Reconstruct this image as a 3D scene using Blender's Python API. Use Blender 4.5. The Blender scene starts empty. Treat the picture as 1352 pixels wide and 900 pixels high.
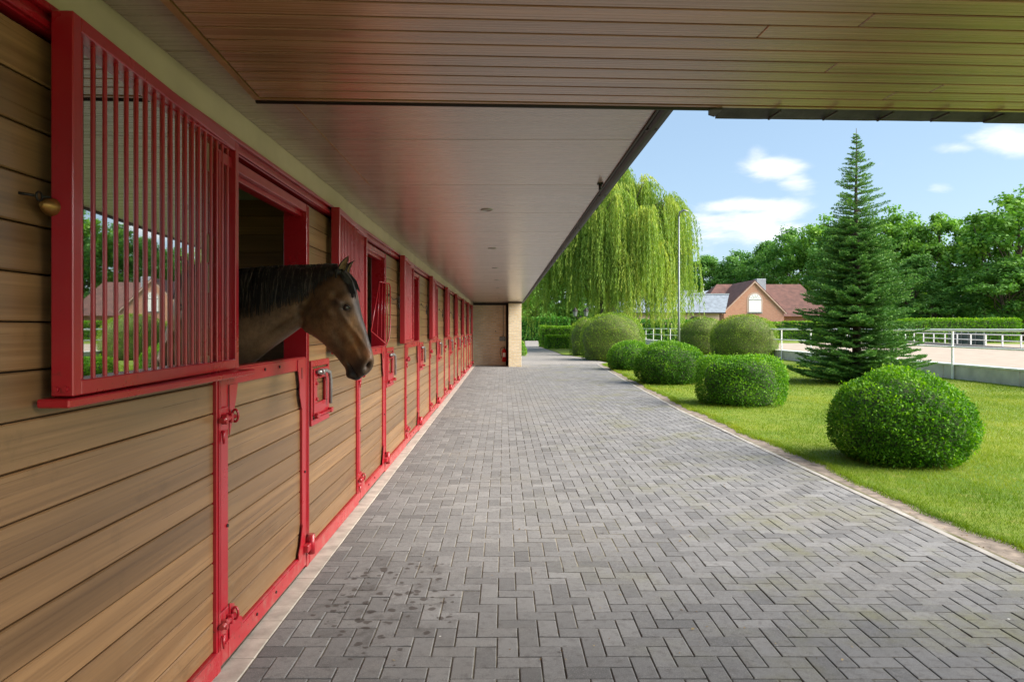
import bpy, bmesh, math, random
import numpy as np
from mathutils import Vector, Matrix, noise as mnoise
random.seed(7)
RNG = np.random.default_rng(11)
R = math.radians
scene = bpy.context.scene
COL = scene.collection

# ------------------------------------------------------------------ camera
EYE = 1.53
FPX = 920.0            # focal length in pixels of the 1352 px wide photograph
cam_d = bpy.data.cameras.new("camera")
cam_d.sensor_width = 36.0
cam_d.lens = FPX / 1352 * 36.0
cam_d.shift_x = 11 / 1352
cam_d.shift_y = -17 / 1352
cam_d.clip_start = 0.05
cam_d.clip_end = 3000
cam = bpy.data.objects.new("camera", cam_d)
cam.location = (0, 0, EYE)
cam.rotation_euler = (R(90), 0, 0)
COL.objects.link(cam)
scene.camera = cam

# ------------------------------------------------------------------ light
SUN_EL, SUN_AZ = 37.0, 102.0           # azimuth clockwise from +Y; a veiled sun stands over the lawn side
world = bpy.data.worlds.new("World")
scene.world = world
world.use_nodes = True
wn, wl = world.node_tree.nodes, world.node_tree.links
wn.clear()
SKY_STRENGTH = 0.056
def build_world():
    out = wn.new('ShaderNodeOutputWorld')
    bg = wn.new('ShaderNodeBackground'); bg.inputs[1].default_value = SKY_STRENGTH
    sky = wn.new('ShaderNodeTexSky'); sky.sky_type = 'NISHITA'; sky.sun_disc = False
    sky.sun_elevation = R(SUN_EL); sky.sun_rotation = R(SUN_AZ)
    sky.air_density = 1.0; sky.dust_density = 1.2; sky.ozone_density = 1.6
    tc = wn.new('ShaderNodeTexCoord')
    sep = wn.new('ShaderNodeSeparateXYZ'); wl.new(tc.outputs['Generated'], sep.inputs[0])
    def math_(op, a, b=None, clamp=False):
        n = wn.new('ShaderNodeMath'); n.operation = op; n.use_clamp = clamp
        for i, v in enumerate((a, b)):
            if v is None: continue
            if isinstance(v, (int, float)): n.inputs[i].default_value = v
            else: wl.new(v, n.inputs[i])
        return n.outputs[0]
    x, y, z = sep.outputs
    # plane of clouds seen in perspective
    zz = math_('ADD', math_('MAXIMUM', z, 0.0), 0.22)
    cx, cy = math_('DIVIDE', x, zz), math_('DIVIDE', y, zz)
    comb = wn.new('ShaderNodeCombineXYZ'); wl.new(cx, comb.inputs[0]); wl.new(cy, comb.inputs[1])
    n1 = wn.new('ShaderNodeTexNoise'); n1.inputs['Scale'].default_value = 2.6
    n1.inputs['Detail'].default_value = 9; n1.inputs['Roughness'].default_value = 0.58
    n1.inputs['Distortion'].default_value = 0.35
    wl.new(comb.outputs[0], n1.inputs['Vector'])
    # the cloud banks standing over the garden
    yy = math_('MAXIMUM', y, 0.05)
    a, e = math_('DIVIDE', x, yy), math_('DIVIDE', z, yy)
    total = None
    for (px, py, sx, sy, w) in ((1022, 222, 38, 17, 1.0), (1003, 205, 20, 16, .7), (1050, 240, 24, 14, .8),
                                (975, 272, 70, 12, 1.0), (1000, 295, 70, 26, .95), (930, 300, 60, 30, .75),
                                (1335, 190, 40, 17, .85), (1240, 246, 20, 8, .75), (1168, 216, 22, 10, .6),
                                (1255, 196, 50, 8, .5)):
        ga = math_('MULTIPLY', math_('SUBTRACT', a, (px - 665) / FPX), FPX / sx)
        ge = math_('MULTIPLY', math_('SUBTRACT', e, (433 - py) / FPX), FPX / sy)
        r2 = math_('ADD', math_('MULTIPLY', ga, ga), math_('MULTIPLY', ge, ge))
        g = math_('MULTIPLY', math_('POWER', 2.718, math_('MULTIPLY', r2, -0.6)), w)
        total = g if total is None else math_('MAXIMUM', total, g)
    dens = math_('ADD', math_('MULTIPLY', math_('SUBTRACT', n1.outputs[0], 0.5), 2.5), total)
    mr = wn.new('ShaderNodeMapRange'); mr.interpolation_type = 'SMOOTHSTEP'
    mr.inputs['From Min'].default_value = 0.36; mr.inputs['From Max'].default_value = 1.12
    wl.new(dens, mr.inputs['Value'])
    fac = math_('MULTIPLY', mr.outputs[0], 0.92)
    mix = wn.new('ShaderNodeMix'); mix.data_type = 'RGBA'
    wl.new(fac, mix.inputs[0]); wl.new(sky.outputs[0], mix.inputs[6])
    mix.inputs[7].default_value = (CLOUD, CLOUD * 1.01, CLOUD * 1.03, 1)
    # thin milky veil that a hazy summer day has all over the sky
    veil = wn.new('ShaderNodeMix'); veil.data_type = 'RGBA'; veil.inputs[0].default_value = 0.38
    wl.new(sky.outputs[0], veil.inputs[6]); veil.inputs[7].default_value = (3.5, 5.0, 6.5, 1)
    wl.new(veil.outputs[2], mix.inputs[6])
    wl.new(mix.outputs[2], bg.inputs[0]); wl.new(bg.outputs[0], out.inputs[0])
CLOUD = 7.0
build_world()
sun_d = bpy.data.lights.new("sun", 'SUN'); sun_d.energy = 3.9; sun_d.angle = R(60); sun_d.color = (1, .95, .87)
sun = bpy.data.objects.new("sun", sun_d); COL.objects.link(sun)
_d = Vector((math.cos(R(SUN_EL)) * math.sin(R(SUN_AZ)), math.cos(R(SUN_EL)) * math.cos(R(SUN_AZ)), math.sin(R(SUN_EL))))
sun.rotation_euler = _d.to_track_quat('Z', 'Y').to_euler()
sun.location = (20, 0, 30)
vs = scene.view_settings
vs.view_transform = 'Standard'; vs.look = 'None'; vs.gamma = 1; vs.use_curve_mapping = False
vs.exposure = 1.7
scene.cycles.max_bounces = 10
scene.cycles.diffuse_bounces = 5
scene.cycles.transparent_max_bounces = 16
scene.cycles.use_denoising = True

# ------------------------------------------------------------------ helpers
def tag(o, label=None, cat=None, group=None, kind=None):
    if label: o['label'] = label
    if cat: o['category'] = cat
    if group: o['group'] = group
    if kind: o['kind'] = kind
    return o

WPOS = {}
def place(o, loc, parent=None):
    loc = Vector(loc)
    WPOS[o.name] = loc
    if parent is not None:
        o.parent = parent
        o.location = loc - WPOS[parent.name]
    else:
        o.location = loc
    return o

def empty(name, loc, parent=None):
    o = bpy.data.objects.new(name, None)
    o.empty_display_size = .2
    COL.objects.link(o)
    return place(o, loc, parent)

class MB:
    """collects shapes into one mesh, with coordinates local to the object's origin"""
    def __init__(s): s.v, s.f, s.m, s.sm = [], [], [], []
    def add(s, vs_, fs, mi=0, smooth=False):
        b = len(s.v)
        s.v += [tuple(p) for p in vs_]
        for f in fs:
            s.f.append(tuple(b + i for i in f)); s.m.append(mi); s.sm.append(smooth)
    def box(s, x0, y0, z0, x1, y1, z1, mi=0, c=0.0):
        if x0 > x1: x0, x1 = x1, x0
        if y0 > y1: y0, y1 = y1, y0
        if z0 > z1: z0, z1 = z1, z0
        if c <= 0:
            v = [(x0,y0,z0),(x1,y0,z0),(x1,y1,z0),(x0,y1,z0),(x0,y0,z1),(x1,y0,z1),(x1,y1,z1),(x0,y1,z1)]
            s.add(v, [(0,3,2,1),(4,5,6,7),(0,1,5,4),(1,2,6,5),(2,3,7,6),(3,0,4,7)], mi)
            return
        c = min(c, (x1-x0)*.45, (y1-y0)*.45, (z1-z0)*.45)
        lo, hi = (x0,y0,z0), (x1,y1,z1)
        idx, v = {}, []
        for ix in (0,1):
            for iy in (0,1):
                for iz in (0,1):
                    k = (ix,iy,iz)
                    corner = [hi[a] if k[a] else lo[a] for a in range(3)]
                    for ax in range(3):
                        p = list(corner)
                        for a in range(3):
                            if a != ax: p[a] += -c if k[a] else c
                        idx[k,ax] = len(v); v.append(p)
        F = []
        for ax in range(3):
            a, b = (ax+1)%3, (ax+2)%3
            for sd in (0,1):
                q = []
                for (ka,kb) in ((0,0),(1,0),(1,1),(0,1)):
                    k = [0,0,0]; k[ax]=sd; k[a]=ka; k[b]=kb
                    q.append(idx[tuple(k),ax])
                F.append(tuple(q) if sd else tuple(reversed(q)))
        for ax in range(3):
            a, b = (ax+1)%3, (ax+2)%3
            for ka in (0,1):
                for kb in (0,1):
                    k0 = [0,0,0]; k0[a]=ka; k0[b]=kb
                    k1 = list(k0); k1[ax]=1
                    k0, k1 = tuple(k0), tuple(k1)
                    q = (idx[k0,a], idx[k1,a], idx[k1,b], idx[k0,b])
                    F.append(q if (ka == kb) == False else tuple(reversed(q)))
        for k in [(i,j,l) for i in (0,1) for j in (0,1) for l in (0,1)]:
            t = (idx[k,0], idx[k,1], idx[k,2])
            F.append(t if sum(k) % 2 else tuple(reversed(t)))
        s.add(v, F, mi)
    def tube(s, pts, r, n=8, mi=0, cap=True, smooth=True):
        pts = [Vector(p) for p in pts]
        rs = r if isinstance(r, (list, tuple)) else [r]*len(pts)
        b = len(s.v)
        up = None
        for i, p in enumerate(pts):
            d = (pts[min(i+1,len(pts)-1)] - pts[max(i-1,0)]).normalized()
            if up is None:
                up = Vector((0,0,1)) if abs(d.z) < .9 else Vector((1,0,0))
            a = d.cross(up).normalized(); up = a.cross(d).normalized()
            for k in range(n):
                t = 2*math.pi*k/n
                s.v.append(tuple(p + (a*math.cos(t) + up*math.sin(t))*rs[i]))
        for i in range(len(pts)-1):
            for k in range(n):
                k2 = (k+1)%n
                s.f.append((b+i*n+k, b+(i+1)*n+k, b+(i+1)*n+k2, b+i*n+k2)); s.m.append(mi); s.sm.append(smooth)
        if cap:
            s.f.append(tuple(b+k for k in range(n))); s.m.append(mi); s.sm.append(False)
            e = b+(len(pts)-1)*n
            s.f.append(tuple(e+k for k in reversed(range(n)))); s.m.append(mi); s.sm.append(False)
    def prism(s, poly, d, mi=0):
        """poly: list of 3D points (planar), extruded by vector d"""
        n = len(poly); d = Vector(d)
        v = [Vector(p) for p in poly] + [Vector(p)+d for p in poly]
        F = [tuple(reversed(range(n))), tuple(range(n,2*n))]
        F += [(i,(i+1)%n,n+(i+1)%n,n+i) for i in range(n)]
        s.add(v, F, mi)
    def lathe(s, prof, n=24, mi=0, c=(0,0,0), smooth=True):
        b = len(s.v)
        for (r,z) in prof:
            for k in range(n):
                t = 2*math.pi*k/n
                s.v.append((c[0]+r*math.cos(t), c[1]+r*math.sin(t), c[2]+z))
        for i in range(len(prof)-1):
            for k in range(n):
                k2=(k+1)%n
                s.f.append((b+i*n+k,b+i*n+k2,b+(i+1)*n+k2,b+(i+1)*n+k)); s.m.append(mi); s.sm.append(smooth)
    def mesh(s, name, mats):
        me = bpy.data.meshes.new(name)
        me.from_pydata(s.v, [], s.f)
        for m in (mats if isinstance(mats,(list,tuple)) else [mats]): me.materials.append(m)
        me.polygons.foreach_set('material_index', s.m)
        me.polygons.foreach_set('use_smooth', s.sm)
        me.update()
        return me

def fix_normals(me):
    bm = bmesh.new(); bm.from_mesh(me); bmesh.ops.recalc_face_normals(bm, faces=bm.faces); bm.to_mesh(me); bm.free()
    return me

def obj(name, me, loc=(0,0,0), parent=None, mats=None, fix=True):
    if isinstance(me, MB):
        me = me.mesh(name, mats)
        if fix: fix_normals(me)
    o = bpy.data.objects.new(name, me)
    COL.objects.link(o)
    return place(o, loc, parent)

def copy_tree(o, loc, parent=None):
    c = o.copy(); COL.objects.link(c)
    place(c, loc, parent)
    for ch in list(o.children):
        d = ch.copy(); COL.objects.link(d); d.parent = c; WPOS[d.name] = WPOS[c.name] + ch.location
        for g in list(ch.children):
            e = g.copy(); COL.objects.link(e); e.parent = d; WPOS[e.name] = WPOS[d.name] + g.location
    return c

# pixel of the photograph -> point of the place
def on_ground(px, py, z=0.0):
    Y = FPX * (EYE - z) / (py - 433)
    return Vector(((px - 665) * Y / FPX, Y, z))
def at_depth(px, py, Y):
    return Vector(((px - 665) * Y / FPX, Y, EYE - (py - 433) * Y / FPX))

# ------------------------------------------------------------------ materials
class NT:
    def __init__(s, name):
        s.m = bpy.data.materials.new(name); s.m.use_nodes = True
        s.n, s.l = s.m.node_tree.nodes, s.m.node_tree.links
        s.b = s.n['Principled BSDF']; s.out = s.n['Material Output']
    def node(s, t, **kw):
        n = s.n.new(t)
        for k, v in kw.items(): setattr(n, k, v)
        return n
    def put(s, v, sock):
        if isinstance(v, (int, float)): sock.default_value = v
        elif isinstance(v, (tuple, list)): sock.default_value = tuple(v) if len(v) == 4 or sock.type == 'VECTOR' else tuple(v) + (1,)
        else: s.l.new(v, sock)
    def math(s, op, a, b=0.0, clamp=False):
        n = s.node('ShaderNodeMath', operation=op, use_clamp=clamp)
        s.put(a, n.inputs[0]); s.put(b, n.inputs[1]); return n.outputs[0]
    def vmath(s, op, a, b=(0,0,0)):
        n = s.node('ShaderNodeVectorMath', operation=op)
        s.put(a, n.inputs[0]); s.put(b, n.inputs[1]); return n.outputs[0]
    def mix(s, f, a, b, blend='MIX'):
        n = s.node('ShaderNodeMix', data_type='RGBA', blend_type=blend)
        s.put(f, n.inputs[0]); s.put(a, n.inputs[6]); s.put(b, n.inputs[7]); return n.outputs[2]
    def noise(s, vec, scale, detail=4, rough=.55, dist=0.0):
        n = s.node('ShaderNodeTexNoise'); s.put(vec, n.inputs['Vector'])
        n.inputs['Scale'].default_value = scale; n.inputs['Detail'].default_value = detail
        n.inputs['Roughness'].default_value = rough; n.inputs['Distortion'].default_value = dist
        return n.outputs[0]
    def voronoi(s, vec, scale, feature='F1', out=0):
        n = s.node('ShaderNodeTexVoronoi', feature=feature); s.put(vec, n.inputs['Vector'])
        n.inputs['Scale'].default_value = scale; return n.outputs[out]
    def ramp(s, f, *stops):
        n = s.node('ShaderNodeValToRGB'); el = n.color_ramp.elements
        while len(el) < len(stops): el.new(.5)
        for e, (p, c) in zip(el, stops):
            e.position = p; e.color = (c, c, c, 1) if isinstance(c, (int, float)) else tuple(c) + (1,)
        s.put(f, n.inputs[0]); return n.outputs[0]
    def range(s, v, a, b, c=0.0, d=1.0, smooth=True):
        n = s.node('ShaderNodeMapRange')
        if smooth: n.interpolation_type = 'SMOOTHSTEP'
        s.put(v, n.inputs[0])
        for i, q in enumerate((a,b,c,d)): n.inputs[i+1].default_value = q
        return n.outputs[0]
    def bump(s, h, strength=.3, dist=.01):
        n = s.node('ShaderNodeBump'); n.inputs['Strength'].default_value = strength
        n.inputs['Distance'].default_value = dist; s.put(h, n.inputs['Height']); s.l.new(n.outputs[0], s.b.inputs['Normal'])
    def tex(s, w='Object'): return s.node('ShaderNodeTexCoord').outputs[w]
    def pos(s): return s.node('ShaderNodeNewGeometry').outputs['Position']
    def rnd(s): return s.node('ShaderNodeObjectInfo').outputs['Random']
    def attr(s, name, o='Fac'): return s.node('ShaderNodeAttribute', attribute_name=name).outputs[o]
    def base(s, c, rough=.5, spec=.5, metal=0.0):
        s.put(c, s.b.inputs['Base Color']); s.put(rough, s.b.inputs['Roughness'])
        s.b.inputs['Specular IOR Level'].default_value = spec; s.b.inputs['Metallic'].default_value = metal
        return s

def plain(name, c, rough=.5, metal=0.0, var=.12, scale=6.0, bump=.0, spec=.5):
    t = NT(name)
    v = t.noise(t.pos(), scale, 5)
    f = t.range(v, .3, .7, 1 - var, 1 + var, False)
    col = t.mix(1.0, tuple(c), t.node('ShaderNodeCombineColor').outputs[0], 'MULTIPLY')
    cc = t.n[-1] if False else None
    for n in t.n:
        if n.type == 'COMBINE_COLOR':
            for i in range(3): t.l.new(f, n.inputs[i])
    t.base(col, rough, spec, metal)
    if bump: t.bump(t.noise(t.pos(), scale * 8, 4), bump, .004)
    return t.m

def wood(name, dark, light, axis='y', rough=.38, var=.22, coat=.25, fine=110):
    t = NT(name)
    r = t.rnd()
    off = t.node('ShaderNodeCombineXYZ')
    for i in range(3): t.l.new(t.math('MULTIPLY', r, 37.0 + 19 * i), off.inputs[i])
    p = t.vmath('ADD', t.tex('Object'), off.outputs[0])
    sc = {'y': (22, .45, 22), 'x': (.7, 14, 14), 'z': (14, 14, .7)}[axis]
    sf = {'y': (fine, .9, fine), 'x': (.5, fine, fine), 'z': (fine, fine, 1)}[axis]
    g1 = t.noise(t.vmath('MULTIPLY', p, sc), 1.0, 6, .6, .6)
    g2 = t.noise(t.vmath('MULTIPLY', p, sf), 1.0, 3, .6)
    g = t.math('ADD', t.math('MULTIPLY', g1, .62), t.math('MULTIPLY', g2, .38))
    c = t.ramp(g, (.32, dark), (.5, tuple((a + b) / 2 for a, b in zip(dark, light))), (.68, light))
    pr = t.range(t.math('FRACT', t.math('MULTIPLY', r, 7.31)), 0, 1, 1 - var, 1 + var, False)
    cc = t.node('ShaderNodeCombineColor')
    for i in range(3): t.l.new(pr, cc.inputs[i])
    c = t.mix(1.0, c, cc.outputs[0], 'MULTIPLY')
    # weathered film: patchy paler bloom
    big = t.noise(t.pos(), 1.7, 4, .6)
    c = t.mix(t.range(big, .45, .8, 0, .16), c, (.22, .17, .10))
    # scuffs, splashes and dust towards the ground
    spz = t.node('ShaderNodeSeparateXYZ'); t.l.new(t.pos(), spz.inputs[0])
    lowz = t.range(spz.outputs[2], .75, .0)
    sc_ = t.noise(t.vmath('MULTIPLY', t.pos(), (1, 9, 30)), 1.0, 5, .7)
    c = t.mix(t.math('MULTIPLY', t.math('MULTIPLY', t.range(sc_, .52, .72), lowz), .35), c, (.30, .215, .13))
    c = t.mix(t.math('MULTIPLY', t.range(t.noise(t.pos(), 5, 6, .7), .56, .74), .30), c, tuple(x * .45 for x in dark))
    t.base(c, t.range(g2, .3, .7, rough - .06, rough + .12, False), .45)
    t.b.inputs['Coat Weight'].default_value = coat; t.b.inputs['Coat Roughness'].default_value = .28
    t.bump(g2, .10, .002)
    return t.m

def red_paint():
    t = NT('red_paint')
    n = t.noise(t.pos(), 3.0, 5)
    c = t.mix(t.range(n, .4, .75, 0, .5), (.34, .006, .015), (.28, .009, .017))
    d = t.noise(t.pos(), 90, 3)
    c = t.mix(t.range(d, .66, .74, 0, .35), c, (.20, .05, .05))
    sp = t.node('ShaderNodeSeparateXYZ'); t.l.new(t.pos(), sp.inputs[0])
    low = t.range(sp.outputs[2], .55, .0)
    dust = t.math('MULTIPLY', t.range(t.noise(t.pos(), 11, 5, .7), .46, .72), t.math('ADD', t.math('MULTIPLY', low, .35), .03))
    c = t.mix(dust, c, (.33, .20, .15))
    chip = t.math('MULTIPLY', t.range(t.noise(t.pos(), 48, 3, .5), .69, .71), t.math('ADD', t.math('MULTIPLY', low, .9), .25))
    c = t.mix(chip, c, (.055, .022, .016))
    t.base(c, t.range(n, .3, .7, .24, .40, False), .5)
    t.b.inputs['Coat Weight'].default_value = .25; t.b.inputs['Coat Roughness'].default_value = .15
    t.bump(t.noise(t.pos(), 160, 2), .05, .001)
    return t.m

def paver_mat(name, lo, hi):
    t = NT(name)
    tint = t.attr('tint')
    c = t.ramp(tint, (0, lo), (1, hi))
    p = t.pos()
    # slow tone drift over the yard: sandy and mossy reaches
    big = t.noise(p, .55, 4, .6)
    c = t.mix(t.range(big, .50, .70, 0, .30), c, (.215, .19, .155))
    c = t.mix(t.range(t.noise(p, .9, 5, .6), .52, .75, 0, .42), c, (.085, .082, .082))
    c = t.mix(t.range(t.noise(p, 3.1, 5, .7), .55, .75, 0, .35), c, (.25, .235, .21))
    sp = t.node('ShaderNodeSeparateXYZ'); t.l.new(p, sp.inputs[0])
    moss = t.math('MULTIPLY', t.range(t.noise(p, 1.3, 5, .65), .48, .72), t.range(sp.outputs[0], -.4, 2.4, 0, .75))
    c = t.mix(moss, c, (.15, .145, .06))
    grit = t.noise(p, 210, 3, .7)
    c = t.mix(t.range(grit, .52, .70, 0, .55), c, (.34, .32, .30))
    c = t.mix(t.range(grit, .48, .30, 0, .6), c, (.06, .056, .054))
    mid = t.noise(p, 22, 4, .6)
    c = t.mix(t.range(mid, .48, .72, 0, .5), c, (.090, .082, .078))
    # drips on the stones below the horse and the door
    dx = t.math('MULTIPLY', t.math('ADD', sp.outputs[0], .62), 1.75)
    dy = t.math('MULTIPLY', t.math('SUBTRACT', sp.outputs[1], 3.95), 1.0)
    rr = t.math('ADD', t.math('MULTIPLY', dx, dx), t.math('MULTIPLY', dy, dy))
    zone = t.range(rr, 1.1, .0, 0, 1)
    warp = t.node('ShaderNodeTexNoise'); t.put(p, warp.inputs['Vector']); warp.inputs['Scale'].default_value = 22
    wp = t.vmath('ADD', p, t.vmath('MULTIPLY', warp.outputs[1], (.035, .035, 0)))
    vd = t.node('ShaderNodeTexVoronoi'); t.put(wp, vd.inputs['Vector']); vd.inputs['Scale'].default_value = 19
    sel = t.node('ShaderNodeSeparateColor'); t.l.new(vd.outputs['Color'], sel.inputs[0])
    rad = t.math('MULTIPLY', t.math('MULTIPLY', zone, t.range(sel.outputs[0], .30, 1.0, 0, 1)), .62)
    wet = t.math('MULTIPLY', t.range(t.noise(wp, 5.5, 6, .7), .48, .66), t.math('MULTIPLY', zone, .55))
    c = t.mix(wet, c, (.060, .052, .047))
    spot = t.range(t.math('SUBTRACT', rad, vd.outputs['Distance']), .0, .12, 0, .78)
    c = t.mix(spot, c, (.045, .035, .03))
    # pale droppings and grit specks
    sv = t.node('ShaderNodeTexVoronoi'); t.put(p, sv.inputs['Vector']); sv.inputs['Scale'].default_value = 4.3
    s2 = t.node('ShaderNodeSeparateColor'); t.l.new(sv.outputs['Color'], s2.inputs[0])
    fleck = t.math('MULTIPLY', t.range(sv.outputs['Distance'], .035, .02), t.range(s2.outputs[1], .7, .75))
    c = t.mix(fleck, c, (.62, .60, .55))
    t.base(c, t.range(mid, .3, .7, .62, .85, False), .35)
    t.bump(grit, .35, .003)
    return t.m

def leaf_mat(name, c1, c2, c3, trans=.36, rough=.58, gloss=.18):
    t = NT(name)
    tint = t.attr('tint')
    c = t.ramp(tint, (0.0, c1), (.5, c2), (1.0, c3))
    t.base(c, rough, gloss)
    tr = t.node('ShaderNodeBsdfTranslucent')
    hs = t.node('ShaderNodeHueSaturation'); hs.inputs['Saturation'].default_value = 1.1; hs.inputs['Value'].default_value = 1.25
    t.l.new(c, hs.inputs['Color']); t.l.new(hs.outputs[0], tr.inputs['Color'])
    mx = t.node('ShaderNodeMixShader'); mx.inputs[0].default_value = trans
    t.l.new(t.b.outputs[0], mx.inputs[1]); t.l.new(tr.outputs[0], mx.inputs[2]); t.l.new(mx.outputs[0], t.out.inputs[0])
    return t.m

def brick_mat(name, c1, c2, mortar, sx=.215, sy=.065, plane='xz', m=.012, rough=.85):
    t = NT(name)
    sp = t.node('ShaderNodeSeparateXYZ'); t.l.new(t.pos(), sp.inputs[0])
    cb = t.node('ShaderNodeCombineXYZ')
    if plane == 'xz': src = t.math('ADD', sp.outputs[0], sp.outputs[1])
    else: src = sp.outputs[0]
    t.l.new(src, cb.inputs[0]); t.l.new(sp.outputs[2] if plane == 'xz' else sp.outputs[1], cb.inputs[1])
    b = t.node('ShaderNodeTexBrick')
    t.l.new(cb.outputs[0], b.inputs['Vector'])
    b.inputs['Scale'].default_value = 1.0
    b.inputs['Brick Width'].default_value = sx; b.inputs['Row Height'].default_value = sy
    b.inputs['Mortar Size'].default_value = m; b.inputs['Mortar Smooth'].default_value = .2
    b.inputs['Color1'].default_value = tuple(c1) + (1,); b.inputs['Color2'].default_value = tuple(c2) + (1,)
    b.inputs['Mortar'].default_value = tuple(mortar) + (1,)
    n = t.noise(t.pos(), 2.2, 5, .65)
    c = t.mix(t.range(n, .45, .75, 0, .3), b.outputs[0], tuple(x * .62 for x in c1))
    n2 = t.noise(t.pos(), 14, 4, .6)
    c = t.mix(t.range(n2, .5, .8, 0, .4), c, tuple(min(1, x * 1.5) for x in c2))
    t.base(c, rough, .3)
    t.bump(b.outputs['Fac'], -.5, .006)
    return t.m

MAT = {}
MAT['red'] = red_paint()
MAT['wall_wood'] = wood('varnished_cladding', (.125, .064, .026), (.285, .158, .068), 'y', .32, .26)
MAT['inner_wood'] = wood('stall_boards', (.20, .085, .030), (.42, .20, .080), 'x', .55, .3, .05)
MAT['soffit_plank'] = wood('lacquered_soffit_boards', (.190, .086, .036), (.40, .215, .110), 'x', .24, .14, .7)
MAT['soffit_sheet'] = wood('soffit_sheet_board', (.115, .072, .052), (.20, .135, .100), 'x', .34, .06, .4, 60)
MAT['bronze_trim'] = plain('bronze_trim', (.42, .25, .10), .3, .6, .2, 12)
MAT['cream'] = plain('cream_render_board', (.54, .44, .32), .6, 0, .10, 3, .1)
MAT['dark_metal'] = plain('dark_brown_metal', (.022, .017, .015), .55, 0, .2, 5, spec=.22)
MAT['black_iron'] = plain('black_iron', (.02, .018, .017), .45, .5, .2, 20)
MAT['lid_skin'] = plain('dark_lid_skin', (.018, .013, .011), .5, 0, .3, 60, spec=.3)
MAT['brass'] = plain('old_brass', (.30, .17, .05), .4, .8, .3, 30)
MAT['steel'] = plain('worn_steel', (.33, .32, .31), .38, .7, .25, 40)
MAT['buff_brick'] = brick_mat('buff_brick', (.66, .49, .26), (.78, .62, .40), (.60, .54, .44))
MAT['red_brick'] = brick_mat('red_brick', (.46, .155, .075), (.56, .24, .13), (.46, .36, .29))
MAT['grey_plaster'] = plain('grey_plaster', (.34, .33, .30), .8, 0, .12, 2, .15)
MAT['concrete'] = plain('pale_concrete', (.40, .36, .31), .85, 0, .22, 4, .3)
MAT['stone_border'] = plain('border_block', (.36, .325, .275), .85, 0, .25, 9, .3)
def joint_mat():
    t = NT('joint_sand'); p = t.pos(); sp = t.node('ShaderNodeSeparateXYZ'); t.l.new(p, sp.inputs[0])
    c = t.ramp(t.noise(p, 2.3, 6, .7), (.35, (.12, .095, .06)), (.52, (.22, .19, .14)), (.68, (.29, .26, .21)))
    m = t.math('MULTIPLY', t.range(t.noise(p, 1.1, 5, .65), .42, .62), t.range(sp.outputs[0], -.6, 1.8, 0, .9))
    c = t.mix(m, c, (.085, .085, .028))
    t.base(c, .95, .2); t.bump(t.noise(p, 120, 3), .4, .004)
    return t.m
MAT['joint_sand'] = joint_mat()
MAT['soil'] = plain('trodden_soil', (.185, .145, .112), .95, 0, .55, 9, .7)
MAT['white'] = plain('white_paint', (.86, .84, .80), .4, 0, .06, 5)
MAT['tile_slate'] = plain('dark_roof_tile', (.055, .058, .055), .7, 0, .45, 9, .4)
MAT['roof_sheet'] = plain('roof_covering', (.12, .06, .045), .8, 0, .3, 3)
MAT['sand'] = plain('arena_sand', (.31, .25, .195), .95, 0, .16, 1.3, .3)
MAT['bark'] = plain('bark', (.085, .062, .042), .9, 0, .4, 12, .6)
MAT['willow_bark'] = plain('willow_bark', (.12, .10, .06), .9, 0, .4, 8, .6)
MAT['arena_concrete'] = plain('arena_concrete', (.54, .50, .44), .85, 0, .2, 2.5, .3)  # paler copy of the concrete, makes up for facing away from the sun
MAT['lamp_grey'] = plain('galvanised_grey', (.19, .21, .20), .45, .4, .15, 6)
MAT['slate_blue'] = plain('slate_roof', (.17, .20, .235), .6, 0, .25, 2.5, .2)
MAT['tile_brown'] = plain('brown_roof_tiles', (.125, .052, .038), .8, 0, .35, 1.6, .3)
MAT['pale_roof'] = plain('pale_metal_roof', (.36, .39, .42), .5, .2, .1, 2)
MAT['pink_brick'] = brick_mat('pale_pink_brick', (.50, .30, .22), (.58, .38, .29), (.5, .42, .36))
MAT['dark_glass'] = plain('dark_glass', (.015, .018, .02), .12, 0, .1, 3)
MAT['straw'] = plain('straw_bedding', (.30, .21, .09), .95, 0, .4, 14, .5)
MAT['paver'] = paver_mat('concrete_paver', (.112, .109, .108), (.205, .199, .194))
MAT['box_leaf'] = leaf_mat('box_leaf', (.026, .095, .006), (.095, .245, .016), (.260, .450, .042))
MAT['yew_leaf'] = leaf_mat('yew_needle', (.070, .145, .012), (.140, .245, .018), (.320, .420, .030), .18, .55)
MAT['hedge_leaf'] = leaf_mat('hedge_leaf', (.060, .170, .016), (.140, .300, .025), (.270, .420, .040))
MAT['dark_hedge_leaf'] = leaf_mat('laurel_leaf', (.040, .140, .020), (.080, .220, .030), (.140, .310, .045))
MAT['fir_needle'] = leaf_mat('fir_needle', (.055, .150, .036), (.105, .245, .050), (.230, .390, .075), .12, .5)
MAT['willow_leaf'] = leaf_mat('willow_leaf', (.110, .200, .036), (.220, .335, .052), (.430, .480, .092), .35)
MAT['oak_leaf'] = leaf_mat('oak_leaf', (.085, .215, .032), (.170, .340, .048), (.300, .470, .075), .3)
MAT['forest_leaf'] = leaf_mat('forest_leaf', (.065, .175, .034), (.125, .275, .048), (.225, .385, .070), .3)
MAT['grass_blade'] = leaf_mat('grass_blade', (.090, .170, .012), (.180, .270, .018), (.330, .350, .045), .3, .6)
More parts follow.
